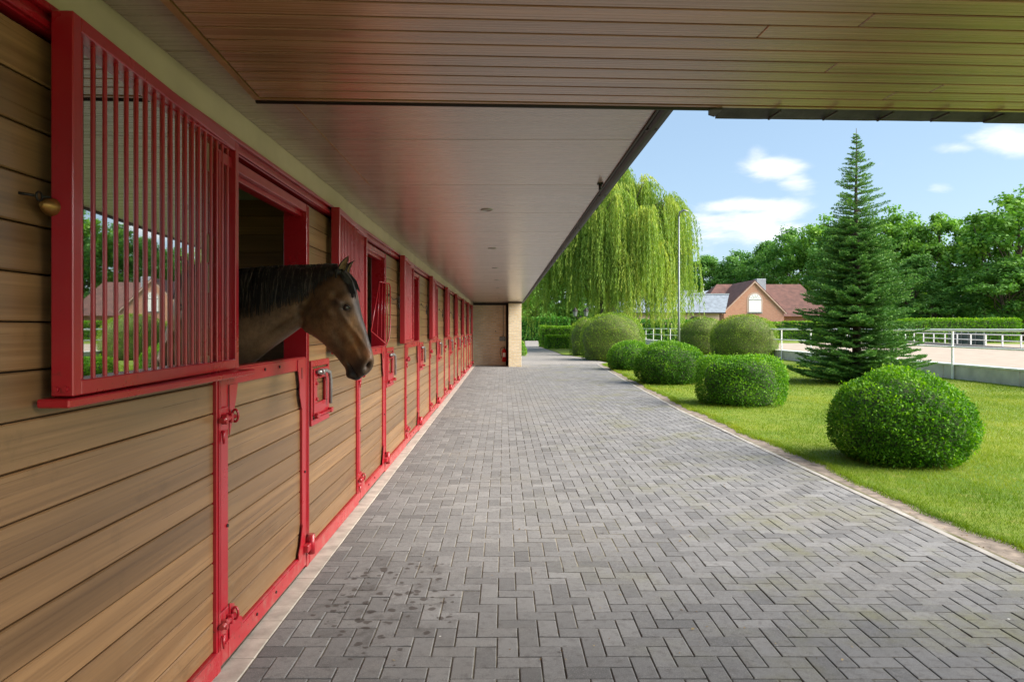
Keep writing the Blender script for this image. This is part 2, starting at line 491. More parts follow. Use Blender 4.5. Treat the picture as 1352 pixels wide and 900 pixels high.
def lawn_mat():
    t = NT('lawn_turf')
    p = t.pos()
    n = t.noise(p, .5, 5, .65); n2 = t.noise(p, 6, 4, .65); n3 = t.noise(p, 70, 3, .7)
    c = t.mix(t.range(n, .35, .65), (.095, .165, .014), (.190, .235, .022))
    c = t.mix(t.range(n2, .45, .75, 0, .7), c, (.27, .25, .06))
    c = t.mix(t.range(t.noise(p, 1.4, 4, .6), .5, .7, 0, .5), c, (.07, .14, .012))
    c = t.mix(t.range(n3, .4, .7, 0, .5), c, (.07, .12, .015))
    t.base(c, .9, .2); t.bump(n3, .6, .02)
    return t.m
MAT['lawn'] = lawn_mat()
def path_mat():
    t = NT('distant_paving')
    sp = t.node('ShaderNodeSeparateXYZ'); p = t.pos(); t.l.new(p, sp.inputs[0])
    b = t.node('ShaderNodeTexBrick'); t.l.new(p, b.inputs['Vector'])
    b.inputs['Scale'].default_value = 1; b.inputs['Brick Width'].default_value = .205; b.inputs['Row Height'].default_value = .1025
    b.inputs['Mortar Size'].default_value = .008
    b.inputs['Color1'].default_value = (.20, .18, .17, 1); b.inputs['Color2'].default_value = (.28, .26, .24, 1); b.inputs['Mortar'].default_value = (.12, .10, .07, 1)
    c = t.mix(t.range(t.noise(p, .8, 4), .4, .7, 0, .4), b.outputs[0], (.30, .27, .23))
    t.base(c, .8, .3)
    return t.m
MAT['path'] = path_mat()
def glass_mat():
    t = NT('grille_glazing')
    gl = t.node('ShaderNodeBsdfGlossy'); gl.inputs['Roughness'].default_value = .015; gl.inputs['Color'].default_value = (.93, .95, .93, 1)
    tr = t.node('ShaderNodeBsdfTransparent'); tr.inputs['Color'].default_value = (.86, .88, .84, 1)
    fr = t.node('ShaderNodeFresnel'); fr.inputs['IOR'].default_value = 2.1
    mx = t.node('ShaderNodeMixShader')
    t.l.new(t.range(fr.outputs[0], 0, .33, .25, .97, False), mx.inputs[0])
    t.l.new(tr.outputs[0], mx.inputs[1]); t.l.new(gl.outputs[0], mx.inputs[2]); t.l.new(mx.outputs[0], t.out.inputs[0])
    return t.m
MAT['glass'] = glass_mat()

# ================================================================== THE STABLE
WX = -1.275                 # face of the cladding
PITCH, Y0 = 2.95, 3.06      # first door post and stall pitch
NST = 9
YEND = 28.7
CEIL = 2.565
stable = tag(empty('stable_building', (-3.2, 14, 0)),
             'long board clad stable row with red steel half doors and sliding bar grilles', 'stable')
def A(n): return Y0 + PITCH * n
BP = .131                   # cladding board pitch
ZB = .108

def plank_mesh(name, ln, h, mat, th=.025, c=.004):
    b = MB(); b.box(-th, 0, 0, 0, ln, h, 0, c)
    return fix_normals(b.mesh(name, mat))

# ---- wall panels between the doors (board by board)
PL = PITCH - 1.46
plank_me = plank_mesh('plank', PL - .012, BP - .0045, MAT['wall_wood'])
long_me = plank_mesh('plank', 4.3 - .004, BP - .0045, MAT['wall_wood'])
back_mb = MB(); back_mb.box(-.075, 0, 0, -.024, PL, 2.345)
back_mb2 = MB(); back_mb2.box(-.075, 0, 0, -.024, 4.3, 2.345)
back_me = back_mb.mesh('wall_panel', MAT['black_iron']); back_me2 = back_mb2.mesh('wall_panel', MAT['black_iron'])
kick_mb = MB(); kick_mb.box(-.03, 0, .004, .016, PL, ZB - .004, 0, .003); kick_mb.box(.016, 0, .094, .02, PL, ZB-.004)
kick_me = fix_normals(kick_mb.mesh('kick_rail', MAT['red']))
kick2 = MB(); kick2.box(-.03, 0, .004, .016, 4.3, ZB - .004, 0, .003); kick2.box(.016, 0, .094, .02, 4.3, ZB-.004)
kick_me2 = fix_normals(kick2.mesh('kick_rail', MAT['red']))

# feed hatch: framed swivel trough door with a grey lever and a lower bolt
def feed_hatch():
    b = MB()
    y0, y1, z0, z1 = .045, .51, .885, 1.315
    fw = .042
    for (a0,a1,c0,c1) in ((y0,y1,z1-fw,z1),(y0,y1,z0,z0+fw),(y0,y0+fw*.7,z0+fw,z1-fw),(y1-fw*.7,y1,z0+fw,z1-fw)):
        b.box(0, a0, c0, .014, a1, c1, 0, .003)
    i0, i1, k0, k1 = y0+.04, y1-.04, z0+.06, z1-.055
    for (a0,a1,c0,c1) in ((i0,i1,k1-.07,k1),(i0,i1,k0,k0+.085),(i0,i0+.075,k0+.085,k1-.07),(i1-.085,i1,k0+.085,k1-.07)):
        b.box(.002, a0, c0, .021, a1, c1, 0, .003)
    for (yy, zz) in ((i0+.06, k1-.10),(i0+.06,k0+.11)):
        b.tube([(.021,yy,zz),(.03,yy,zz)], .011, 10)
    b.tube([(.035, y0+.03, z0+.062),(.035, y1-.03, z0+.062)], .009, 8)
    for yy in (y0+.045, y1-.06): b.box(.02, yy, z0+.045, .047, yy+.05, z0+.08, 0, .004)
    b.tube([(.02,i0+.11,k1-.035),(.05,i0+.11,k1-.035)], .022, 12)
    return b, (i0, i1, k0, k1)
fh, _ = feed_hatch()
hatch_me = fix_normals(fh.mesh('feed_hatch', MAT['red']))
lv = MB()
lv.tube([(.028,.12,1.238),(.05,.15,1.238),(.052,.27,1.242),(.052,.365,1.222),(.05,.405,1.165),(.048,.405,1.00)], .0125, 10)
lv.tube([(.05,.145,1.238),(.05,.185,1.238)], .021, 12)
lever_me = fix_normals(lv.mesh('lever', MAT['steel']))

# tie cord: a ring on the frame, a slack black cord and a snap hook
def tie(sag=.05, ln=.72):
    b = MB()
    pts = [(.03 + .015*math.sin(math.pi*t), .10 + ln*t, 1.90 - sag*math.sin(math.pi*t)*(1+.3*math.sin(7*t))) for t in [i/12 for i in range(13)]]
    b.tube(pts, .0035, 6)
    b.tube([(0,.04,1.885),(.03,.05,1.885)], .005, 6)
    ring = [(.032, .07+.02*math.cos(a), 1.888+.02*math.sin(a)) for a in [2*math.pi*i/12 for i in range(13)]]
    b.tube(ring, .0035, 6, cap=False)
    e = pts[-1]
    for k, dz in enumerate((0, -.035, -.07)):
        rr = [(e[0]+ (.012*math.cos(a) if k%2 else 0), e[1]+.0+(.012*math.cos(a) if not k%2 else 0), e[2]+dz-.012+.02*math.sin(a)) for a in [2*math.pi*i/10 for i in range(11)]]
        b.tube(rr, .0045, 6, cap=False)
    b.tube([(e[0],e[1],e[2]-.09),(e[0],e[1]+.01,e[2]-.15)], [.012,.006], 8)
    return fix_normals(b.mesh('tie_cord', MAT['black_iron']))
tie_me = tie()

for n in range(-1, NST):
    if n == -1:
        y, ln = -1.24, 4.3
        pm, bm_, km = long_me, back_me2, kick_me2
    else:
        y, ln = A(n) + 1.46, PL
        pm, bm_, km = plank_me, back_me, kick_me
        if n == NST - 1: ln = YEND - y
    loc = (WX, y, 0)
    if n == NST - 1:
        b2 = MB(); b2.box(-.075, 0, 0, -.024, ln, 2.345); bm_ = b2.mesh('wall_panel', MAT['black_iron'])
        pm = plank_mesh('plank', ln - .012, BP - .0045, MAT['wall_wood'])
        k2 = MB(); k2.box(-.03, 0, .004, .016, ln, ZB-.004, 0, .003); km = k2.mesh('kick_rail', MAT['red'])
    wp = obj('wall_panel', bm_, loc, stable)
    for k in range(17):
        obj('plank', pm, (WX + random.uniform(-.0015, .0015), y + .006, ZB + BP * k), wp)
    obj('kick_rail', km, loc, wp)
    if 0 <= n < 8:
        obj('feed_hatch', hatch_me, (WX + .003, y, 0), wp); obj('lever', lever_me, (WX + .003, y, 0), wp)
    if n >= 0 and n < 8: obj('tie_cord', tie_me, loc, wp)
    if n == -1:
        # brass hook, cord and dangling weight on the near panel
        tm = MB()
        tm.tube([(.0,.0,0),(.03,.02,-.003)], .004, 6)
        tm.tube([(.034+.0, .032+.012*math.cos(a), -.003+.012*math.sin(a)) for a in [2*math.pi*i/12 for i in range(13)]], .003, 6, cap=False)
        tm.tube([(.034,.045,-.002),(.036,.10,.006),(.036,.30,.02)], .003, 6)
        hk = obj('tie_cord', tm, (WX, 1.83, 1.885), wp, MAT['black_iron'])
        w = MB(); w.tube([(.04,.03,0),(.04,.055,0),(.04,.075,0),(.04,.10,0)], [.006,.020,.026,.026], 14); w.tube([(.04,.10,0),(.04,.16,0)], .022, 14)
        obj('end_stop', w, (WX, 1.83, 1.86), wp, MAT['brass'])

# ---- door frames and half doors
def door_parts():
    fr = MB()                                          # fixed frame: two posts and the deep head of the opening
    for (a, b_) in ((0, .048), (1.402, 1.452)):
        fr.box(-.135, a, .0, .015, b_, 2.322, 0, .003)
        fr.box(.015, a+.014, .10, .0195, a+.022, 2.31); fr.box(.015, b_-.020, .10, .0195, b_-.012, 2.31)
    fr.box(-.135, .0485, 2.272, .012, 1.4015, 2.322, 0, .003)
    fr.box(-.06, .0485, 2.245, -.02, 1.4015, 2.2715, 0, .002)
    dr = MB()                                          # leaf frame
    z0, z1 = .018, 1.341
    dr.box(-.04, .055, z0, .012, .135, z1, 0, .003)
    dr.box(-.04, 1.315, z0, .012, 1.395, z1, 0, .003)
    dr.box(-.04, .1355, 1.268, .0135, 1.3145, z1, 0, .003)
    dr.box(-.04, .1355, z0, .0135, 1.3145, .112, 0, .003)
    dr.box(.0135, .10, .098, .0175, 1.35, .106)
    dr.box(-.05, .055, z1+.0005, .006, 1.395, z1+.006)
    # gussets
    t = .005
    dr.prism([(.0136,.1352,1.27),(.0136,.235,1.27),(.0136,.22,1.22),(.0136,.17,1.10),(.0136,.1352,1.04)], (t,0,0))
    dr.prism([(.0136,.1352,.108),(.0136,.30,.108),(.0136,.285,.15),(.0136,.22,.18),(.0136,.19,.25),(.0136,.1352,.27)], (t,0,0))
    dr.prism([(.0138,1.318,1.335),(.0138,1.20,1.335),(.0138,1.195,1.29),(.0138,1.235,1.18),(.0138,1.235,1.12),(.0138,1.28,1.03),(.0138,1.318,1.03)], (t,0,0))
    dr.prism([(.0138,1.318,.30),(.0138,1.30,.30),(.0138,1.25,.18),(.0138,1.215,.14),(.0138,1.215,.108),(.0138,1.318,.108)], (t,0,0))
    slot = MB(); slot.box(.0188, 1.27, 1.215, .0200, 1.285, 1.285)
    for (yy, zz) in ((.62,1.312),(.86,1.312),(1.30,1.08),(.12,.63),(1.36,.62),(.5,.07),(.8,.07)):
        slot.tube([(.0120,yy,zz),(.0185,yy,zz)], .008, 8)
    return fr, dr, slot
fr, dr, sl = door_parts()
frame_me = fix_normals(fr.mesh('door_frame', MAT['red']))
leaf_me = fix_normals(dr.mesh('stable_door', MAT['red']))
slot_me = fix_normals(sl.mesh('screw_heads', MAT['black_iron']))
dplank_me = plank_mesh('plank', 1.315 - .135 - .004, BP - .0045, MAT['wall_wood'])
# bolts
def bolt(z, low):
    b = MB()
    b.box(.014, .022, z-.055, .022, .115, z+.05, 0, .003)
    b.tube([(.036,.0,z),(.036,.145,z)], .012, 12)
    b.box(.020, .03, z-.022, .050, .046, z+.022, 0, .004); b.box(.020, .088, z-.022, .050, .104, z+.022, 0, .004)
    ring = [(.036+.014*math.cos(a), .156, z+.002+.028*math.sin(a)) for a in [2*math.pi*i/14 for i in range(15)]]
    b.tube(ring, .006, 8, cap=False)
    b.tube([(.026,.045,z-.05),(.03,.04,z-.11)], [.010,.005], 8)
    return fix_normals(b.mesh('bolt', MAT['red']))
bolt_hi, bolt_lo = bolt(1.125, 0), bolt(.215, 1)
hg = MB()
hg.box(.014, 1.31, .12, .05, 1.45, .165, 0, .004); hg.tube([(.045,1.40,.09),(.045,1.40,.215)], .022, 12)
hg.box(.014, 1.385, .10, .03, 1.455, .20, 0, .004)
hinge_me = fix_normals(hg.mesh('hinge', MAT['red']))
for n in range(0, NST):
    y = A(n); loc = (WX, y, 0)
    d = obj('stable_door', leaf_me, loc, stable)
    for k in range(9):
        h = None
        obj('plank', dplank_me, (WX - .004 + random.uniform(-.0012,.0012), y + .137, ZB + .006 + BP * k * .995), d)
    obj('bolt', bolt_hi, loc, d); obj('bolt', bolt_lo, loc, d); obj('hinge', hinge_me, loc, d); obj('screw_heads', slot_me, loc, d)
    obj('door_frame', frame_me, loc, stable)

# ---- sliding bar grilles (each leans out a little at its near end, as on a slack track)
GL, GZ0, GZ1, GT = 1.375, 1.343, 2.398, .06
def grille_meshes(L):
    f = MB(); s = .042
    f.box(-GT, 0, GZ0, 0, s, GZ1, 0, .003); f.box(-GT, L-s, GZ0, 0, L, GZ1, 0, .003)
    f.box(-GT, s+.0004, GZ1-s, 0, L-s-.0004, GZ1, 0, .003); f.box(-GT, s+.0004, GZ0, 0, L-s-.0004, GZ0+s, 0, .003)
    for (yy, zz) in ((-.001, GZ0+.02),): f.tube([(-.02,0,zz),(-.02,-.006,zz)], .008, 8); f.tube([(-.045,0,zz),(-.045,-.006,zz)], .008, 8)
    b = MB(); b.tube([(0,0,GZ0+s-.004),(0,0,GZ1-s+.004)], .0068, 10, cap=False)
    g = MB(); g.box(-.0025, s, GZ0+s, 0, L-s, GZ1-s)
    return fix_normals(f.mesh('sliding_grille', MAT['red'])), fix_normals(b.mesh('bar', MAT['red'])), fix_normals(g.mesh('pane', MAT['glass']))
gf, gb, gp = grille_meshes(GL)
gstart = {0: 1.905, 1: 5.0, 2: 8.31, 3: 11.60, 4: 14.72, 5: 17.68}
for n in range(0, NST):
    ys = gstart.get(n, A(n) - .10)
    g = obj('sliding_grille', gf, (-1.177, ys, 0), stable)
    tilt = math.atan2(.069, GL)
    g.rotation_euler = (0, 0, tilt)
    nb = 19
    for k in range(nb):
        o = bpy.data.objects.new('bar', gb); COL.objects.link(o); o.parent = g
        o.location = (-.026, .042 + (GL - .084) * (k + .6) / (nb + .2), 0)
    o = bpy.data.objects.new('pane', gp); COL.objects.link(o); o.parent = g; o.location = (-.043, 0, 0)
    # track the grille slides on, a flanged angle along panel and door
    t = MB()
    y0t = ys - .03 if n == 0 else A(n) + .05; y1t = A(n) + 1.452
    t.box(-.001, 0, 1.314 if n == 0 else 1.343, .088 if n == 0 else .02, (ys + GL if n == 0 else A(n) + 1.40) - y0t, 1.338 if n == 0 else 1.352, 0, .004)
    obj('grille_track', t, (WX + .0175, y0t, 0), stable, MAT['red'])

# inner swing bar-gate of the second opening
sg = MB()
P = lambda a, z: (.03 + .10*a, .42 + .55*a, z)
sg.tube([P(.42,2.0),P(.95,2.0),P(1.0,1.96),P(1.0,1.55),P(.93,1.42),P(.80,1.36),P(.0,1.50),P(.42,2.0)], .008, 8)
for a in (.3,.5,.68,.85): sg.tube([P(.2+a*.75,1.99 if a>.25 else 1.8),P(a,1.36+.14*(1-a))], .006, 6)
obj('anti_weave_gate', sg, (WX - .06, A(1) + .42, 0), stable, MAT['red'])

# ---- head rail, fascia board, soffit sheets, gutter
hr = MB(); L_ = YEND + 1.24
hr.box(-.05, 0, 2.350, .012, L_, 2.420, 0, .003); hr.box(.012, 0, 2.352, .030, L_, 2.372, 0, .003); hr.box(.012, 0, 2.398, .034, L_, 2.4195, 0, .003)
obj('head_rail', hr, (WX, -1.24, 0), stable, MAT['red'])
fb = MB(); fb.box(-.06, 0, 2.4235, .004, L_, CEIL + .02)
obj('fascia_board', fb, (WX, -1.24, 0), stable, MAT['cream'])
SHEET = 1.22
k = 0
y = -1.05
sheet_mb = MB(); sheet_mb.box(0, 0, 0, .73 - (WX + .006), SHEET - .005, .018, 0, .002)
sheet_me = fix_normals(sheet_mb.mesh('soffit_sheet', MAT['soffit_sheet']))
# grain runs across the walk: turn the wood axis by using a second material
MAT['soffit_sheet_x'] = wood('soffit_sheet_across', (.245, .170, .132), (.345, .258, .210), 'x', .26, .09, .70, 70)
sheet_me.materials[0] = MAT['soffit_sheet_x']
while y < YEND - .2:
    o = obj('soffit_sheet', sheet_me, (WX + .006, y, CEIL + .0), stable)
    y += SHEET
# dark backing above the sheets closes the joints
bk = MB(); bk.box(0, 0, 0, 2.1, 30.0, .03); obj('soffit_backing', bk, (WX, -1.2, CEIL + .022), stable, MAT['black_iron'])
gut = MB()
gy0, gy1 = 3.2, 28.9
prof = [(.0, .03), (.008, .008), (.024, .0), (.045, .004), (.056, .022), (.060, .075), (.052, .075), (.048, .03), (.024, .012), (.010, .02), (.008, .09), (.0, .09)]
gut.prism([(.735 + a, gy0, CEIL - .012 + b) for a, b in prof], (0, gy1 - gy0, 0))
gut.box(.722, gy0, CEIL - .010, .7345, gy1, CEIL + .10)
gutter = obj('gutter', gut, (0, 0, 0), stable, MAT['dark_metal'])
cl = MB()
cl.box(0, 0, 0, .012, .03, .10); cl.box(-.0, 0, .004, .062, .03, .0105)
clip_me = fix_normals(cl.mesh('gutter_clip', MAT['dark_metal']))
for i in range(14): obj('gutter_clip', clip_me, (.733, 3.6 + 1.8 * i, CEIL - .013), stable)
nb_ = MB(); nb_.tube([(0,0,0),(0,0,-.05)], .012, 8); nb_.box(-.02,-.02,-.012,.02,.02,-.001)
obj('soffit_hook', nb_, (.69, 4.98, CEIL), stable, MAT['black_iron'])

ss = MB(); ss.box(-.974, 3.12, CEIL-.0022, -.966, 5.06, CEIL-.0002); obj('seam_strip', ss, (0,0,0), stable, MAT['bronze_trim'])
# recessed spotlights
rl = MB(); rl.lathe([(.052,.0),(.052,-.006),(.045,-.009),(.038,-.004),(.036,.012),(.0,.012)], 24)
spot_me = rl.mesh('recessed_light', MAT['steel'])
rd = MB(); rd.lathe([(.0,.011),(.034,.011)], 20); lens_me = rd.mesh('lens', MAT['dark_glass'])
for i in range(8):
    s = obj('recessed_light', spot_me, (-.15, 6.1 + 2.95 * i, CEIL - .001), stable)
    obj('lens', lens_me, (-.15, 6.1 + 2.95 * i, CEIL - .003), s)

# roof over the stable (unseen; rear cut short to let sky light in)
rf = MB()
rf.prism([(.80, -1.0, 2.68), (-2.6, -1.0, 4.4), (-5.5, -1.0, 2.95), (-5.5, -1.0, 2.87), (-2.6, -1.0, 4.28), (.80, -1.0, 2.60)], (0, 30.2, 0))
obj('roof', rf, (0, 0, 0), stable, MAT['roof_sheet'])

# ---- inside the stalls
inn = MB()
inn.box(-5.1, -1.2, 0, -5.0, YEND, 1.55); inn.box(-5.1, -1.2, 2.6, -5.0, YEND, 2.8)
for n in range(-1, NST): inn.box(-5.1, A(n) - .45, 1.55, -5.0, A(n) + .30, 2.6)  # openings added in the rear wall so sky light brightens the stalls
inn.box(-5.0, -1.2, 2.78, WX - .02, YEND, 2.86)
inn.box(-5.0, -1.24, 0, WX - .08, -1.2, 2.78)
obj('stall_shell', inn, (0,0,0), stable, MAT['grey_plaster'])
fl = MB(); fl.box(-5.0, -1.2, -.05, WX - .137, YEND, .005); obj('stall_floor', fl, (0,0,0), stable, MAT['straw'])
back = MB(); back.box(-.14, 0, 2.345, -.08, YEND+1.2, 2.78); obj('inner_lintel', back, (WX, -1.2, 0), stable, MAT['grey_plaster'])
# bed-board rear lining of the wall panels inside
pw = MB(); pw.box(0, 0, 0, 3.55, .05, 2.60); part_me = fix_normals(pw.mesh('partition', MAT['inner_wood']))
pb = MB(); pb.box(0, -.012, 0, 3.5, 0, .152, 0, .004); pboard = fix_normals(pb.mesh('plank', MAT['inner_wood']))
bm2 = MB(); bm2.box(0, -.03, 2.615, 3.5, .06, 2.71, 0, .004); beam_me = fix_normals(bm2.mesh('beam', MAT['grey_plaster']))
for n in range(0, NST + 1):
    y = A(n) - .09
    if n == NST: continue
    p_ = obj('partition', part_me, (-4.97, y, 0), stable)
    obj('beam', beam_me, (-4.95, y, 0), p_)
    if n in (1, 2):
        for k in range(17): obj('plank', pboard, (-4.95, y - .001, .02 + .1535 * k), p_)

# ---- end wall, pier, and what hangs on it
ew = MB(); ew.box(WX - .3, YEND, -.02, .40, YEND + .3, CEIL + .02); obj('end_wall', ew, (0,0,0), stable, MAT['buff_brick'])
pr = MB(); pr.box(.195, 27.55, -.02, .70, YEND + .3, 2.515, 0, .004); obj('brick_pier', pr, (0,0,0), stable, MAT['buff_brick'])
lt = MB(); lt.box(WX+.02, YEND - .06, 2.47, .19, YEND - .002, CEIL - .002); lt.box(.19, 27.53, 2.517, .73, YEND, CEIL - .002)
obj('end_beam', lt, (0,0,0), stable, MAT['dark_metal'])
dp = MB(); dp.tube([(.14, YEND-.06, 0),(.14, YEND-.06, 2.5)], .05, 12); obj('downpipe', dp, (0,0,0), stable, MAT['dark_metal'])
cd = MB(); cd.tube([(-.02, YEND-.012, 1.19),(-.02, YEND-.012, 2.47)], .011, 8); obj('conduit', cd, (0,0,0), stable, MAT['lamp_grey'])
sb = MB(); sb.box(-.17, YEND-.07, 1.0, .07, YEND-.001, 1.18, 0, .008); sb.box(-.155, YEND-.078, 1.02, -.055, YEND-.0705, 1.16, 0, .004); sb.box(-.045, YEND-.078, 1.02, .055, YEND-.0705, 1.16, 0, .004)
obj('socket_box', sb, (0,0,0), stable, MAT['lamp_grey'])
wh = MB(); wh.box(-.345, YEND-.02, 1.38, -.315, YEND-.001, 1.42); obj('wall_plug', wh, (0,0,0), stable, MAT['black_iron'])

# fire extinguisher: a thing hung on the end wall
fe = tag(empty('fire_extinguisher', (.02, YEND - .10, .15)), 'red fire extinguisher hung on the buff brick end wall beside the pier', 'fire extinguisher')
fx, fy = .02, YEND - .10
c_ = MB(); c_.lathe([(0,.0),(.07,.0),(.082,.015),(.082,.43),(.074,.475),(.045,.515),(.025,.53),(.025,.55)], 24)
MAT['ext_red'] = plain('extinguisher_red', (.62, .015, .018), .25, 0, .05, 5)
obj('cylinder', c_, (fx, fy, .15), fe, MAT['ext_red'])
v_ = MB(); v_.tube([(0,0,.55),(0,0,.60)], .02, 12); v_.box(-.015,-.10,.60,.015,.03,.615,0,.003); v_.box(-.012,-.09,.63,.012,.02,.642,0,.003)
obj('valve', v_, (fx, fy, .15), fe, MAT['black_iron'])
h_ = MB(); h_.tube([(-.02,0,.575),(-.09,-.01,.58),(-.15,-.01,.53),(-.165,-.01,.40),(-.13,-.01,.25),(-.11,-.01,.14)], .011, 8)
obj('hose', h_, (fx, fy, .15), fe, MAT['black_iron'])
l_ = MB()
for i in range(8):
    a0, a1 = -math.pi/2 - .75 + i*.1875, -math.pi/2 - .75 + (i+1)*.1875
    l_.add([(.0835*math.cos(a0),.0835*math.sin(a0),.20),(.0835*math.cos(a1),.0835*math.sin(a1),.20),(.0835*math.cos(a1),.0835*math.sin(a1),.37),(.0835*math.cos(a0),.0835*math.sin(a0),.37)],[(0,1,2,3)])
obj('label_band', l_, (fx, fy, .15), fe, MAT['white'], fix=False)
bkt = MB(); bkt.box(-.03,.083,.25,.03,.099,.45); obj('bracket', bkt, (fx, fy, .15), fe, MAT['black_iron'])

# ================================================================== NEAR CANOPY (cross roof over the walk)
canopy = tag(empty('canopy_roof', (2.0, 1.0, 0)), 'cross roof overhead with narrow lacquered soffit boards and dark tiles along its eave', 'canopy')
SK = math.atan2(.17, 3.45)       # its eave is a little out of square with the stable
ZC = 2.530
cu = Vector((math.cos(SK), math.sin(SK), 0)); cv = Vector((-math.sin(SK), math.cos(SK), 0))
def cpt(u, v, z): 
    q = Vector((-1.06, 3.035, 0)) + cu * u + cv * v
    return (q.x, q.y, z)
BW = .102
joints = {0: 3.9, 1: 2.72, 2: 2.86, 3: 5.1, 4: 2.30, 5: 3.2, 6: 4.4, 7: 1.9, 8: 2.2}
for k in range(25):  # board run kept short above the view, letting more light onto the wall
    v1 = -.012 - BW * k; v0 = v1 - BW + .009
    j = joints.get(k, random.uniform(1.5, 5.5))
    segs = [(0, j - .0015), (j + .0015, 7.2)]
    for (u0, u1) in segs:
        b = MB(); b.box(0, v0 - v1, 0, u1 - u0, 0, .016, 0, .0025)
        o = obj('soffit_plank', b, cpt(u0, v1, ZC), canopy, MAT['soffit_plank'])
        o.rotation_euler = (0, 0, SK)
cb_ = MB(); cb_.prism([cpt(-.005, -2.6, ZC+.0185), cpt(7.2, -2.6, ZC+.0185), cpt(7.2, -.006, ZC+.0185), cpt(-.005, -.006, ZC+.0185)], (0,0,.012))
obj('soffit_backing', cb_, (0,0,0), canopy, MAT['black_iron'])
tr = MB(); tr.prism([cpt(-.030,-2.6,ZC-.004), cpt(-.003,-2.6,ZC-.004), cpt(-.003,-.0,ZC-.004), cpt(-.030,-.0,ZC-.004)], (0,0,.034))
obj('edge_trim', tr, (0,0,0), canopy, MAT['bronze_trim'])
et = MB(); et.prism([cpt(-.03,.0005,ZC-.002), cpt(7.2,.0005,ZC-.002), cpt(7.2,.022,ZC-.002), cpt(-.03,.022,ZC-.002)], (0,0,.03))
obj('eave_bead', et, (0,0,0), canopy, MAT['soffit_plank'])
pp = MB(); pp.tube([cpt(-.03,.040,ZC+.006), cpt(2.02,.040,ZC+.006)], .017, 10); obj('eave_pipe', pp, (0,0,0), canopy, MAT['dark_metal'])
# eave tiles seen from below: rolled interlocking tiles past the board
tl = MB()
tw = .262
def tile_mesh(i):
    b = MB(); n = 10
    th = .026
    rows = []
    for yy, dz in ((0, 0.0), (.34, .14)):
        for j in range(n + 1):
            t = j / n
            roll = .012 * math.exp(-((t - .95) / .03) ** 2)
            rows.append((t * tw, -yy, dz + roll))
    V = rows + [(x, y, z - th) for x, y, z in rows]
    m = n + 1
    F = []
    for j in range(n):
        F += [(j, j+1, m+j+1, m+j), (2*m+j, 3*m+j, 3*m+j+1, 2*m+j+1), (j, 2*m+j, 2*m+j+1, j+1), (m+j, m+j+1, 3*m+j+1, 3*m+j)]
    F += [(0, m, 3*m, 2*m), (n, 2*m+n, 3*m+n, m+n)]
    b.add(V, F)
    # the lapped side rib under each tile
    b.box(tw*.955, -.13, -.0295, tw*.985, -.003, -.020)
    return fix_normals(b.mesh('roof_tile', MAT['tile_slate']))
tm_ = [tile_mesh(0), tile_mesh(1)]
for i in range(20):
    u = 2.06 + tw * i
    o = obj('roof_tile', tm_[i % 2], cpt(u, .128 + random.uniform(-.006,.006), ZC + .006 + random.uniform(-.002,.002)), canopy)
    o.rotation_euler = (0, 0, SK)
ve = MB(); ve.prism([cpt(2.0,.03,ZC-.01), cpt(2.055,.02,ZC-.012), cpt(2.055,.13,ZC-.012), cpt(2.02,.11,ZC-.01)], (0,0,.05))
obj('verge_tile', ve, (0,0,0), canopy, MAT['tile_slate'])
cr = MB(); cr.prism([cpt(-.0,.02,ZC+.06), cpt(7.4,.02,ZC+.06), cpt(7.4,-1.4,ZC+.8), cpt(-.0,-1.4,ZC+.8)], (0,0,.05)); cr.prism([cpt(-.0,-2.75,ZC+.06), cpt(7.4,-2.75,ZC+.06), cpt(7.4,-1.4,ZC+.8), cpt(-.0,-1.4,ZC+.8)], (0,0,.05))
obj('roof_slope', cr, (0,0,0), canopy, MAT['roof_sheet'])

# ================================================================== GROUND
def kerb_x(y):
    xs = [(-10,3.32),(13,3.32),(18,3.50),(24,3.74),(29,3.98),(40,4.4)]
    for (a, xa), (b, xb) in zip(xs, xs[1:]):
        if a <= y <= b: return xa + (xb - xa) * (y - a) / (b - a)
    return 4.4
lawn = MB(); lawn.add([(-600,-400,-.055),(600,-400,-.055),(600,1400,-.055),(-600,1400,-.055)], [(0,1,2,3)])
ground = tag(obj('ground', lawn, (0,0,0), None, MAT['lawn'], fix=False), kind='structure')
def lawn_edge(y): return kerb_x(y) + .25 + .035*math.sin(y*1.7) + .025*math.sin(y*4.1+1) + .018*math.sin(y*11.3+2)
# lawn sheet standing level with the paving
edge = [(lawn_edge(y) + random.uniform(-.015,.015), y) for y in np.arange(0, 30.6, .13)]
lm = MB()
pts = edge + [(4.9, 31), (5.0, 33), (4.2, 37), (3.45, 40), (3.4, 46), (3.15, 52), (3.0, 60), (4.0, 95), (13.7, 95), (13.7, 0)]
lm.add([(x, y, -.004) for x, y in pts], [tuple(range(len(pts)))])
lawn_o = tag(obj('lawn', lm, (0,0,0), None, MAT['lawn'], fix=False), kind='structure')
bm = bmesh.new(); bm.from_mesh(lawn_o.data); bmesh.ops.triangulate(bm, faces=bm.faces); bm.to_mesh(lawn_o.data); bm.free()
sm_ = MB()
ys = list(np.arange(-2, 30.8, .25))
for a, b in zip(ys, ys[1:]):
    i = len(sm_.v)
    z = lambda y, s: -.0072 - .003*abs(math.sin(y*2.3+s))
    sm_.add([(kerb_x(a)+.02,a,-.0065),(kerb_x(a)+.22,a,z(a,0)),(kerb_x(a)+.5,a,-.0065),(kerb_x(b)+.02,b,-.0065),(kerb_x(b)+.22,b,z(b,0)),(kerb_x(b)+.5,b,-.0065)], [(0,1,4,3),(1,2,5,4)])
tag(obj('soil_strip', sm_, (0,0,0), None, MAT['soil'], fix=False), kind='structure')
